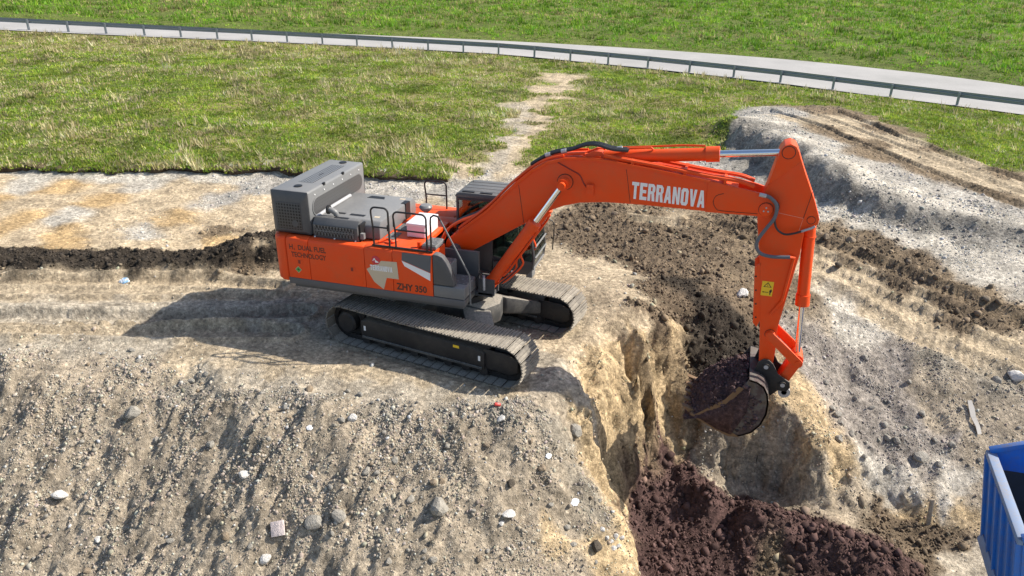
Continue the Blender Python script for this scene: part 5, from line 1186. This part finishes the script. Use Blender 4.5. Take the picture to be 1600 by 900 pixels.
# turf: tufts of thin leaves
def tufts(P, hgt, wid, col, blades=5):
    n = len(P); k = blades
    az = rng.uniform(0, 2*math.pi, (n, k)); lean = rng.uniform(.1, .85, (n, k)); hh = hgt[:, None]*rng.uniform(.6, 1.15, (n, k)); ww = wid[:, None]*rng.uniform(.7, 1.3, (n, k))
    off = rng.normal(0, 1, (n, k, 2))*(wid[:, None, None]*2.2)
    bx_ = P[:, None, 0]+off[..., 0]; by_ = P[:, None, 1]+off[..., 1]; bz_ = np.broadcast_to(P[:, None, 2], bx_.shape)-.02
    tx, ty = np.cos(az), np.sin(az)
    A = np.stack([bx_-ty*ww, by_+tx*ww, bz_], -1); B = np.stack([bx_+ty*ww, by_-tx*ww, bz_], -1)
    T = np.stack([bx_+tx*lean*hh, by_+ty*lean*hh, bz_+hh*np.sqrt(np.maximum(.15, 1-lean**2))], -1)
    V = np.stack([A, B, T], 2).reshape(-1, 3); Fc = np.arange(len(V)).reshape(-1, 3)
    C = np.repeat(col, k*3, 0)*np.repeat(np.exp(rng.normal(0, .16, (n*k, 1))), 3, 0)
    return V, Fc, C
GR = bpy.data.materials.new('grass_leaf'); GR.use_nodes = True
_t = GR.node_tree; _b = _t.nodes['Principled BSDF']; _b.inputs['Roughness'].default_value = .6; _b.inputs['Specular IOR Level'].default_value = .25
_a = _t.nodes.new('ShaderNodeAttribute'); _a.attribute_name = 'soil'
_tr = _t.nodes.new('ShaderNodeBsdfTranslucent'); _mx = _t.nodes.new('ShaderNodeMixShader'); _mx.inputs[0].default_value = .38
_t.links.new(_a.outputs['Color'], _b.inputs['Base Color']); _t.links.new(_a.outputs['Color'], _tr.inputs[0])
_t.links.new(_b.outputs[0], _mx.inputs[1]); _t.links.new(_tr.outputs[0], _mx.inputs[2]); _t.links.new(_mx.outputs[0], _t.nodes['Material Output'].inputs[0])
def field(n, x0, x1, y0, y1, cond, dens=None):
    out = []; tot = 0; it = 0
    while tot < n and it < 200:
        it += 1
        m = 80000; x = rng.uniform(x0, x1, m); y = rng.uniform(y0, y1, m)
        dd = np.hypot(x-CAM[0], y-CAM[1])
        k = rng.random(m) < np.clip((grass_f(x, y)-.25)*1.6, 0, 1)*(dens(x, y, dd) if dens else 1)
        k &= sdr_f(x, y) > .35
        x, y = x[k], y[k]; P = np.stack([x, y, zfin(x, y)], -1)
        kk = in_view(P, 80, 60) & cond(x, y); out.append(P[kk]); tot += kk.sum()
    return np.vstack(out)[:n]
def side_of_road(x, y):
    # +1 beyond the road, -1 on the near side
    best = np.full(x.shape, 1e9); s = np.zeros(x.shape)
    for k in range(3, len(RC)-3):
        a = RC[k]; d = (x-a[0])**2+(y-a[1])**2; m = d < best; best = np.where(m, d, best)
        s = np.where(m, np.sign((x-a[0])*_nrm[k, 0]+(y-a[1])*_nrm[k, 1]), s)
    return s
LUSH = np.array((.135, .265, .022)); MID = np.array((.32, .36, .055)); STRAW = np.array((.42, .36, .16)); PALE = np.array((.50, .44, .27))
P = field(74000, -75, 40, 5, 75, lambda x, y: side_of_road(x, y) < 0, lambda x, y, d: np.clip((24/d)**1.3, .05, 1))
_k = rng.integers(0, nE, 6000); _o = rng.uniform(-.12, 1.2, 6000); PE = EDGE[_k]+np.stack([rng.normal(0, .06, 6000)-.35*_o, _o, rng.normal(-.02, .02, 6000)], -1); P = np.vstack([P, PE])
d = np.hypot(P[:, 0]-CAM[0], P[:, 1]-CAM[1])
dry = np.clip(.5+.75*fbm(P[:, 0]*.22, P[:, 1]*.22, 4, 91)+.45*pn(P[:, 0]*1.3, P[:, 1]*1.3, 92)-.1, 0, 1)
dry = np.where(sdr_f(P[:, 0], P[:, 1]) < 9, np.clip(dry+.25*sstep(-5, -25, P[:, 0]), 0, 1), dry)
right = sstep(2, 9, P[:, 0]); dry = dry*(1-.55*right)
t_ = rng.random(len(P)); isdry = t_ < dry*.5
col = np.where(isdry[:, None], STRAW+(PALE-STRAW)*rng.random((len(P), 1)), LUSH+(MID-LUSH)*np.clip(rng.normal(.55, .35, (len(P), 1)), 0, 1.1))
hg = np.where(isdry, rng.uniform(.10, .26, len(P)), rng.uniform(.08, .20, len(P)))*(1+.5*pn(P[:, 0]*.7, P[:, 1]*.7, 93))
tall = isdry & (rng.random(len(P)) < .35*np.clip(pn(P[:, 0]*.35, P[:, 1]*.35, 94)+.2+.5*(sdr_f(P[:, 0], P[:, 1]) < 7), 0, 1)); hg = np.where(tall, hg*2.6, hg)
col = col*np.clip(1+.55*fbm(P[:, :1]*.45, P[:, 1:2]*.45, 3, 97)+.25*pn(P[:, :1]*2.2, P[:, 1:2]*2.2, 98), .45, 1.6)
hg = hg*.78
V, Fc, C = tufts(P, np.maximum(hg, .045), .011+.00046*d+.004*rng.random(len(P)), col)
turf = pydata('meadow_grass', V, Fc, GR, color=np.clip(C, .01, .6)); tag(turf, 'rough meadow grass, part green and part dry straw, between the cut and the road', 'grass', kind='stuff')
P = field(64000, -130, 75, 20, 150, lambda x, y: side_of_road(x, y) > 0, lambda x, y, d: np.clip((45/d)**1.2, .05, 1))
d = np.hypot(P[:, 0]-CAM[0], P[:, 1]-CAM[1])
dry = np.clip(.18+.7*fbm(P[:, 0]*.12, P[:, 1]*.12, 4, 95)+.35*sstep(5, -40, P[:, 0]), 0, 1)*sstep(1.5, 8, sdr_f(P[:, 0], P[:, 1]))
isdry = rng.random(len(P)) < dry*.5
col = np.where(isdry[:, None], STRAW*(.75+.4*rng.random((len(P), 1))), np.array((.10, .26, .016))+(np.array((.25, .37, .035))-np.array((.10, .26, .016)))*np.clip(rng.normal(.45, .35, (len(P), 1)), 0, 1.1))
hg = rng.uniform(.12, .42, len(P))*np.clip(1+1.1*fbm(P[:, 0]*.4, P[:, 1]*.4, 3, 96), .25, 2.2)*np.where(sdr_f(P[:, 0], P[:, 1]) < 2.5, .5, 1)
col = col*np.clip(1+.6*fbm(P[:, :1]*.3, P[:, 1:2]*.3, 4, 99), .4, 1.6)
V, Fc, C = tufts(P, np.maximum(hg, .05), .012+.00045*d, col)
turf2 = pydata('verge_grass', V, Fc, GR, color=np.clip(C, .01, .6)); tag(turf2, 'bright green grass covering the bank beyond the road', 'grass', kind='stuff')

# ------------------------------------------------------------------ guardrail along the near edge of the road
POSTPX = [-130, -72, -14, 45, 107, 166, 226, 283, 340, 394, 449, 504, 558, 613, 669, 724, 779, 835, 891, 950, 1012, 1077, 1146, 1219, 1301, 1391, 1495, 1612, 1745]
_ru = [q[0] for q in ROADPX]; _rv = [q[2] for q in ROADPX]; _rz = [q[3] for q in ROADPX]
GP = [Vector(at(u, np.interp(u, _ru, _rv)-.5, float(np.interp(u, _ru, _rz)))) for u in POSTPX]
RAILST = mat('weathered_zinc', (.30, .33, .36), .5, .5); _c = coords(RAILST); lk(RAILST, ramp(RAILST, noise(RAILST, 3, 4, .6, _c), [(.3, .35), (.7, .6)]), bsdf(RAILST).inputs['Roughness'])
GRD = empty('guardrail', tuple(GP[0])); tag(GRD, 'long grey steel guardrail on posts along the near edge of the road', 'guardrail')
_g0 = GP[0]
wprof = [(-.02, .44), (.03, .47), (.03, .54), (-.03, .58), (-.03, .63), (.03, .67), (.03, .75), (-.02, .78)]
for k, g in enumerate(GP):
    dd = (GP[min(k+1, len(GP)-1)]-GP[max(k-1, 0)]); dd.z = 0; dd.normalize(); nrm = Vector((-dd.y, dd.x, 0))
    M = Matrix(((dd.x, nrm.x, 0, g.x-_g0.x), (dd.y, nrm.y, 0, g.y-_g0.y), (0, 0, 1, g.z-_g0.z), (0, 0, 0, 1)))
    q = MB(); q.box(-.06, .06, -.07, -.05, -.3, .74); q.box(-.06, .06, .05, .07, -.3, .74); q.box(-.012, .012, -.05, .05, -.3, .74); q.box(-.05, .05, .07, .13, .52, .70)
    if k == 0: po = q.build('post', RAILST, GRD, smooth=False); pm = po.data
    else: po = bpy.data.objects.new('post', pm); COL.objects.link(po); po.parent = GRD
    po.matrix_local = M
    if k < len(GP)-1:
        h_ = GP[k+1]; d2 = h_-g; l2 = d2.length; V = []; n2_ = Vector((-d2.y, d2.x, 0)).normalized()
        for s_ in (0, 1):
            b_ = (g if s_ == 0 else h_)-_g0-(d2/l2*(.0 if s_ else .12))
            for a, z in wprof: V.append(b_+n2_*(.15+a)+Vector((0, 0, z)))
            for a, z in wprof[::-1]: V.append(b_+n2_*(.154+a)+Vector((0, 0, z+.001)))
        m_ = len(wprof)*2; q = MB(); q.add(V, [(i, (i+1) % m_, (i+1) % m_+m_, i+m_) for i in range(m_)]+[tuple(range(m_-1, -1, -1)), tuple(range(m_, 2*m_))])
        q.build('rail_beam', RAILST, GRD, smooth=False)

# ------------------------------------------------------------------ dump truck standing in the pit
BLUE = paint('blue_truck_paint', (.022, .175, .60), .5, (.20, .165, .13), .7, .1, .5)
BLUEL = paint('worn_blue_rim', (.16, .27, .46), .5, (.30, .26, .22), .8, 0, .5)
INSIDE = paint('dark_body_inside', (.05, .045, .042), .6, (.10, .08, .065), .8, 0, .5)  # dark tone for the load floor and lower inner walls
TYRE = mat('tyre_rubber', (.02, .02, .02), .85)
tA = np.array((11.09, -.84)); tB = np.array((10.98, -3.35)); tm_ = (tA+tB)/2
ang = math.atan2(*( (tA-tB)[::-1] ))-math.pi/2
TZ = float(zfin(np.array([13.0]), np.array([-2.2]))[0])
TR = empty('dump_truck', (tm_[0], tm_[1], TZ)); TR.rotation_euler = (0, 0, ang)
tag(TR, 'blue dump truck seen by its ribbed tailgate and open load body in the pit', 'truck')
HT = -.5-TZ; hw2 = 1.255; FL = HT-2.0
def tp(mb, name, m, bevel=0.0, parent=None): return mb.build(name, m, parent or TR, bevel)
# tailgate leaning out at the top
q = MB(); q.prism([(.0, HT-.10), (.06, HT-.10), (.42, FL), (.36, FL)], -hw2+.02, hw2-.02); tg = tp(q, 'tailgate', BLUE)
q = MB(); q.box(-.05, .12, -hw2, hw2, HT-.10, HT); tp(q, 'tailgate_rim', BLUEL, .012, tg)
q = MB(); q.prism([(.30, FL+.16), (.36, FL+.16), (.42, FL-.02), (.26, FL-.02)], -hw2+.03, hw2-.03); tp(q, 'tailgate_sill', BLUEL, 0, tg)
for k in range(6):
    y = -hw2+.06+k*(2*hw2-.12)/5
    q = MB(); q.prism([(-.06, HT-.10), (.02, HT-.10), (.37, FL+.1), (.29, FL+.1)], y-.045, y+.045); tp(q, 'tailgate_rib', BLUE, .008, tg)
for sy in (-1, 1):
    y0, y1 = sorted((sy*hw2, sy*(hw2-.05)))
    q = MB(); q.prism([(.02, HT-.02), (.75, HT+.33), (5.2, HT+.33), (5.2, FL), (.42, FL)], y0, y1); sd2 = tp(q, 'side_wall', BLUE)
    r0, r1 = sorted((sy*(hw2+.03), sy*(hw2-.09)))
    q = MB(); q.prism([(.02, HT-.03), (.75, HT+.33), (5.2, HT+.33), (5.2, HT+.43), (.73, HT+.43), (-.02, HT+.06)], r0, r1); tp(q, 'side_rim', BLUE, .01, sd2)
    for k in range(6):
        x = .75+k*.86; o0, o1 = sorted((sy*hw2, sy*(hw2+.09))); q = MB(); q.box(x-.06, x+.06, o0, o1, FL, HT+.33); tp(q, 'side_rib', BLUE, .01, sd2)
q = MB(); q.box(5.2, 5.26, -hw2, hw2, FL, HT+.6); tp(q, 'front_wall', BLUE)
q = MB(); q.box(.40, 5.2, -hw2+.05, hw2-.05, FL-.05, FL+.02); tp(q, 'load_floor', INSIDE)
for sy in (-1, 1):
    q = MB(); y0, y1 = sorted((sy*(hw2-.052), sy*(hw2-.06))); q.prism([(.2, HT-.35), (5.18, HT-.1), (5.18, FL), (.45, FL)], y0, y1); tp(q, 'inner_wall_sheet', INSIDE)  # dark sheets on the inner walls, starting below the rim
    y0, y1 = sorted((sy*.38, sy*.48)); q = MB(); q.box(.5, 7.0, y0, y1, FL-.4, FL-.06); tp(q, 'chassis_rail', BLACK)
    for x in (1.35, 2.75, 5.9):
        wz = .52
        q = MB(); q.lathe([(.28, -.16), (.46, -.17), (.52, -.13), (.52, .13), (.46, .17), (.28, .16)], (x, sy*.98, wz), 28, 'y'); wl = tp(q, 'wheel', TYRE)
        q = MB(); q.lathe([(.05, -.08), (.29, -.08), (.29, .15 if sy > 0 else .10), (.20, .08), (.05, .10)], (x, sy*.98, wz), 20, 'y'); tp(q, 'rim', BLUEL, 0, wl)
for x in (1.35, 2.75, 5.9): q = MB(); q.cyl((x, -.95, .52), (x, .95, .52), .09, n=12); tp(q, 'axle', BLACK)

# ------------------------------------------------------------------ soil heaped in the bucket
SOILP = mat('purple_soil', (.085, .054, .053), .95, spec=.1)
_c = coords(SOILP); lk(SOILP, ramp(SOILP, noise(SOILP, 12, 6, .75, _c), [(.3, (.03, .022, .022)), (.5, (.085, .052, .052)), (.7, (.16, .105, .10))]), bsdf(SOILP).inputs['Base Color']); bump(SOILP, noise(SOILP, 22, 5, .75, _c), 1.0, .05)
nx_, ny_ = 64, 84
sx_ = np.linspace(0, 1, nx_); sy_ = np.linspace(-1, 1, ny_); SX, SYY = np.meshgrid(sx_, sy_)
x_ = 5.52+SX*1.22; y_ = SYY*.80
mouth = np.interp(x_, [5.5, 5.82, 6.3, 6.72], [-1.0, -.86, -.55, .05])
dome = np.clip(1-np.abs(SYY)**2.6, 0, 1)*np.clip(np.sin(np.pi*np.clip(SX*1.03, 0, 1))**.6, 0, 1)
z_ = mouth-.04+dome*(.62+.1*fbm(x_*2.2, y_*2.2, 3, 101))+dome**.5*(.07*fbm(x_*6, y_*6, 4, 102, .6)+.02*fbm(x_*18, y_*18, 2, 103))
zl = np.interp(x_, [5.52, 5.82, 6.2, 6.5, 6.74], [-.98, -.90, -1.10, -1.18, -.6])
z_ = np.maximum(z_, zl+.01)
Vt = np.stack([x_, y_, z_], -1).reshape(-1, 3); Vb = np.stack([x_, y_*.96, zl], -1).reshape(-1, 3)
id_ = np.arange(nx_*ny_).reshape(ny_, nx_); Ft = np.stack([id_[:-1, :-1], id_[:-1, 1:], id_[1:, 1:], id_[1:, :-1]], -1).reshape(-1, 4)
nb_ = nx_*ny_; bord = np.concatenate([id_[0, :-1], id_[:-1, -1], id_[-1, :0:-1], id_[:0:-1, 0]]); nxt = np.roll(bord, -1)
Fs = np.stack([bord, bord+nb_, nxt+nb_, nxt], -1)
ld = pydata('soil_load', np.vstack([Vt, Vb]), np.vstack([Ft, Ft[:, ::-1]+nb_, Fs]), SOILP, smooth=True)
tag(ld, 'dark purple soil heaped in the excavator bucket', 'soil')
LDP = np.vstack([Vt[rng.choice(nb_, 700)], np.stack([rng.uniform(6.0, 7.0, 260), np.full(260, -.745), rng.uniform(-1.1, -.05, 260)], -1)]); _in = np.array([(p_[1] > -.74) or (p_[2] > -1.15+.9*max(0, 6.35-p_[0]) and (p_[0]-6.45)**2+(p_[2]+.55)**2 < .33 and pn(p_[:1]*2.6, p_[2:]*2.6, 131)[0] > -.05) for p_ in LDP]); LDP = LDP[_in]; r = np.minimum(.02*np.exp(rng.normal(.2, .45, len(LDP))), .07)
V, Fc = stones(LDP+np.array((0, 0, .005)), r, .35); c = np.array((.085, .054, .053))*np.exp(rng.normal(0, .35, (len(LDP), 1)))
lc = pydata('load_clods', V, Fc, STONE, parent=ld, color=np.repeat(np.clip(c, .015, .3), 12, 0)); tag(lc, kind='stuff')

# ------------------------------------------------------------------ single rocks, litter
def rock_mesh(seed, sub=2):
    bm = bmesh.new(); bmesh.ops.create_icosphere(bm, subdivisions=sub, radius=1.0)
    rr = np.random.default_rng(seed)
    cuts = [(Vector(rr.normal(size=3)).normalized(), rr.uniform(.55, .85)) for _ in range(9)]
    for v in bm.verts:
        for n_, h_ in cuts:
            dd = v.co.dot(n_)
            if dd > h_: v.co -= n_*(dd-h_)*.92
        v.co *= 1+rr.uniform(-.03, .03)
    me = bpy.data.meshes.new('rock'); bm.to_mesh(me); bm.free(); return me
def rock_mat(name, a, b):
    m = mat(name, a, .9, spec=.2); c_ = coords(m); lk(m, ramp(m, noise(m, 2.2, 6, .7, c_), [(.3, a), (.7, b)]), bsdf(m).inputs['Base Color']); bump(m, noise(m, 6, 5, .7, c_), .6, .1); return m
ROCKM = {'g': rock_mat('grey_rock', (.26, .24, .205), (.42, .395, .345)), 'w': rock_mat('whitish_rock', (.55, .53, .49), (.75, .73, .70)), 'b': rock_mat('brown_rock', (.22, .17, .12), (.36, .29, .21)), 'd': rock_mat('dark_rock', (.06, .05, .04), (.13, .11, .085))}
ROCKS = {}
for k_ in ROCKM:
    for s_ in range(4):
        me = rock_mesh(200+s_+ord(k_[0])); me.materials.append(ROCKM[k_]); ROCKS[k_, s_] = me
def put_rock(u, v, px, kind, label, group=None, P=None, flat_=.7):
    if P is None: P = march([(u, v)], zfin)[0]
    dz = float((P-CAM)@_fw); r_ = px/2*dz/FPX*1.05
    o = bpy.data.objects.new('rock', ROCKS[kind, random.randrange(4)]); COL.objects.link(o)
    o.scale = (r_*random.uniform(.9, 1.3), r_*random.uniform(.8, 1.05), r_*random.uniform(.6, .9)*flat_/.7)
    o.rotation_euler = (random.uniform(-.4, .4), random.uniform(-.4, .4), random.uniform(0, 6.28))
    o.location = (P[0], P[1], float(zfin(P[:1], P[1:2])[0])+r_*.22)
    tag(o, label, 'rock', group); return o
one = [(97,780,22,'w','white rock low on the left of the rubble slope'), (154,847,15,'w','small white rock near the bottom left corner of the slope'), (382,746,18,'w','long whitish rock on the slope above the pale slab'), (209,651,26,'g','largest grey boulder on the left half of the rubble slope'), (529,809,30,'g','big grey boulder in the shade right of the pale slab'), (686,794,34,'g','big grey boulder in the middle of the rubble slope'), (797,760,16,'d','dark brown rock on the slope left of the yellow rim'), (794,809,22,'w','brightest white rock, on the slope left of the pit'), (784,819,10,'w','small white stone touching the brightest white rock'), (900,677,26,'g','grey boulder at the pit rim below the tracks'), (932,859,22,'d','dark brown lump at the yellow pit rim'), (1158,462,22,'w','white rock left of the excavator arm on dark soil'), (1585,592,26,'w','pale slab of rock at the right edge of the picture'), (1557,598,18,'g','flat grey rock beside the pale slab at the right edge'), (1098,590,12,'g','small grey stone on dark soil left of the bucket'), (1328,378,18,'b','brown rock on the rutted ground right of the arm'), (1309,416,14,'d','black clod on the rutted ground right of the bucket cylinder'), (1438,721,24,'g','large grey rock on the right rubble slope near the truck'), (782,659,16,'w','whitish stone just below the red can'), (416,877,20,'w','long white stone at the bottom edge below the pale slab'), (491,821,30,'g','grey boulder in the shaded hollow right of the pale slab'), (847,737,14,'b','round tan stone on the slope left of the yellow rim'), (550,654,16,'w','pale stone on the slope below the rear of the track')]
for u, v, px, k_, lb in one: put_rock(u, v, px, k_, lb)
fgr = [(217,566),(323,585),(447,640),(245,691),(386,712),(483,611),(354,845),(266,847),(137,897),(207,550),(517,763),(392,858),(535,659),(601,678),(618,722),(573,741),(590,741),(642,783),(678,760),(690,753),(735,651),(896,851),(886,828),(750,877),(762,862),(677,876),(608,883),(544,613),(563,619),(582,632),(460,600),(300,600),(60,650),(130,700),(330,700),(420,690),(700,700),(760,700),(830,690),(860,790)]
FRL = {'g': 'plain grey stone on the rubble slope in front of the excavator', 'b': 'brown stone on the rubble slope in front of the excavator'}
for u, v in fgr: k_ = random.choice('gggb'); put_rock(u, v, random.uniform(8, 15), k_, FRL[k_], {'g': 'grey', 'b': 'brown'}[k_]+' stones on the front rubble slope')
for u, v in [(954,851),(962,842),(971,843),(958,858),(966,854),(940,833),(948,842)]: put_rock(u, v, random.uniform(8, 11), 'w', 'small whitish stone in the cluster on the yellow pit rim', 'whitish stones on the pit rim')
for u, v in [(1381,666),(1385,687),(1307,651),(1313,662),(1466,728),(1591,670),(1336,626),(1485,696),(1350,560),(1420,600),(1360,640),(1290,600),(1300,640),(1330,680),(1400,690),(1440,650),(1500,640),(1460,690),(1530,720),(1350,715),(1390,735),(1310,690)]: put_rock(u, v, random.uniform(8, 15), 'g', 'grey stone on the rubble slope right of the bucket', 'stones on the right rubble slope')
for u, v in [(960,335),(1000,360),(1180,350),(1220,420),(1350,392),(1420,412),(1290,372),(1480,450),(1540,470),(1440,440),(1120,390),(920,360)]: put_rock(u, v, random.uniform(7, 12), random.choice('bb'), 'brown lump on the rutted ground behind the arm', 'lumps on the rutted ground')
# random further stones, each its own thing
P = scatter(70, -8, 4.5, -8.5, -2.2, grav_f)
for p_ in P: k_ = random.choice('gggb'); put_rock(0, 0, random.uniform(5, 9), k_, FRL[k_], {'g': 'grey', 'b': 'brown'}[k_]+' stones on the front rubble slope', p_)

PINKS = rock_mat('pale_pink_slab', (.52, .44, .42), (.62, .54, .51))
def lay(u, v): 
    p_ = march([(u, v)], zfin)[0]; e = .15
    n_ = Vector((-(zfin(p_[:1]+e, p_[1:2])[0]-zfin(p_[:1]-e, p_[1:2])[0])/(2*e), -(zfin(p_[:1], p_[1:2]+e)[0]-zfin(p_[:1], p_[1:2]-e)[0])/(2*e), 1)).normalized()
    return Vector((p_[0], p_[1], float(zfin(p_[:1], p_[1:2])[0]))), n_
p_, n_ = lay(436, 830)
q = MB(); q.box(-.12, .12, -.13, .13, .0, .045); o = q.build('paving_slab', PINKS, None, .006); o.location = p_+n_*.02; o.rotation_euler = (n_.to_track_quat('Z', 'Y') @ Euler((0, 0, .25)).to_quaternion()).to_euler(); tag(o, 'pale pink square slab lying on the rubble slope at lower left', 'slab')
def crumple(name, u, v, size, m, label, cat, seed, flat_=.5):
    bm = bmesh.new(); bmesh.ops.create_icosphere(bm, subdivisions=3, radius=1.0); rr = np.random.default_rng(seed)
    P_ = np.array([w_.co[:] for w_ in bm.verts]); s_ = 1+.45*fbm(P_[:, 0]*2.2+seed, P_[:, 1]*2.2+P_[:, 2]*1.7, 3, seed, ridge=True)*.6
    for w_, k_ in zip(bm.verts, s_): w_.co = Vector((w_.co.x*k_*1.3, w_.co.y*k_, w_.co.z*k_*flat_))*size
    me = bpy.data.meshes.new(name); bm.to_mesh(me); bm.free(); me.materials.append(m)
    o = bpy.data.objects.new(name, me); COL.objects.link(o); p_, n_ = lay(u, v); o.location = p_+n_*size*flat_*.4; o.rotation_euler = n_.to_track_quat('Z', 'Y').to_euler(); tag(o, label, cat); return o
BAG = mat('pale_blue_film', (.45, .58, .70), .35); _c = coords(BAG); lk(BAG, ramp(BAG, noise(BAG, 14, 3, .6, _c), [(.42, (.75, .78, .8)), (.58, (.22, .40, .62))]), bsdf(BAG).inputs['Base Color'])
PAPER = mat('white_wrapper', (.75, .76, .78), .5); REDC = mat('red_can', (.55, .06, .05), .35)
crumple('plastic_bag', 195, 441, .085, BAG, 'crumpled pale blue plastic bag on the track left of the excavator', 'bag', 3)
crumple('paper_wrapper', 857, 713, .04, PAPER, 'small white wrapper on the slope left of the yellow rim', 'wrapper', 5)
crumple('paper_wrapper', 898, 788, .055, PAPER, 'torn white wrapper beside the stones near the pit rim', 'wrapper', 6, .25)
crumple('paper_wrapper', 484, 669, .04, PAPER, 'small white wrapper on the slope below the rear of the track', 'wrapper', 8)
p_, n_ = lay(777, 638); q = MB(); q.lathe([(.02, -.06), (.03, -.058), (.034, -.05), (.034, .05), (.03, .058), (.02, .06)], (0, 0, 0), 14, 'x'); o = q.build('drink_can', REDC, None); o.location = p_+n_*.03; o.rotation_euler = (.2, .3, .6); tag(o, 'crushed red can on the crest of the rubble slope below the track', 'can')
WOOD = rock_mat('weathered_wood', (.30, .25, .19), (.45, .39, .31)); CLOTH = mat('grey_cloth', (.42, .40, .37), .9)
p_, n_ = lay(1449, 822); q = MB(); q.box(-.05, .05, -.02, .02, -.3, .75); o = q.build('wooden_stake', WOOD, None, .006); o.location = p_; o.rotation_euler = (.05, -.12, .3); tag(o, 'weathered wooden stake upright at the foot of the right slope', 'stake')
p_, n_ = lay(1518, 655); q = MB(); Pn = [(0, -.45), (.03, -.25), (-.02, 0), (.02, .2), (0, .4)]
V = []; 
for i_, (a, b) in enumerate(Pn):
    wd = (.04, .07, .05, .08, .05)[i_]
    V += [(a-wd, b, .02*math.sin(i_*2)), (a+wd, b, .03*math.cos(i_*3)), (a+wd, b, .03*math.cos(i_*3)+.015), (a-wd, b, .02*math.sin(i_*2)+.015)]
q.add(V, [(i_*4+j, i_*4+(j+1) % 4, i_*4+4+(j+1) % 4, i_*4+4+j) for i_ in range(4) for j in range(4)]+[(3, 2, 1, 0), (16, 17, 18, 19)]); o = q.build('cloth_strip', CLOTH, None); o.location = p_+n_*.06; o.rotation_euler = n_.to_track_quat('Z', 'Y').to_euler(); tag(o, 'grey strip of cloth lying down the slope above the truck', 'cloth')
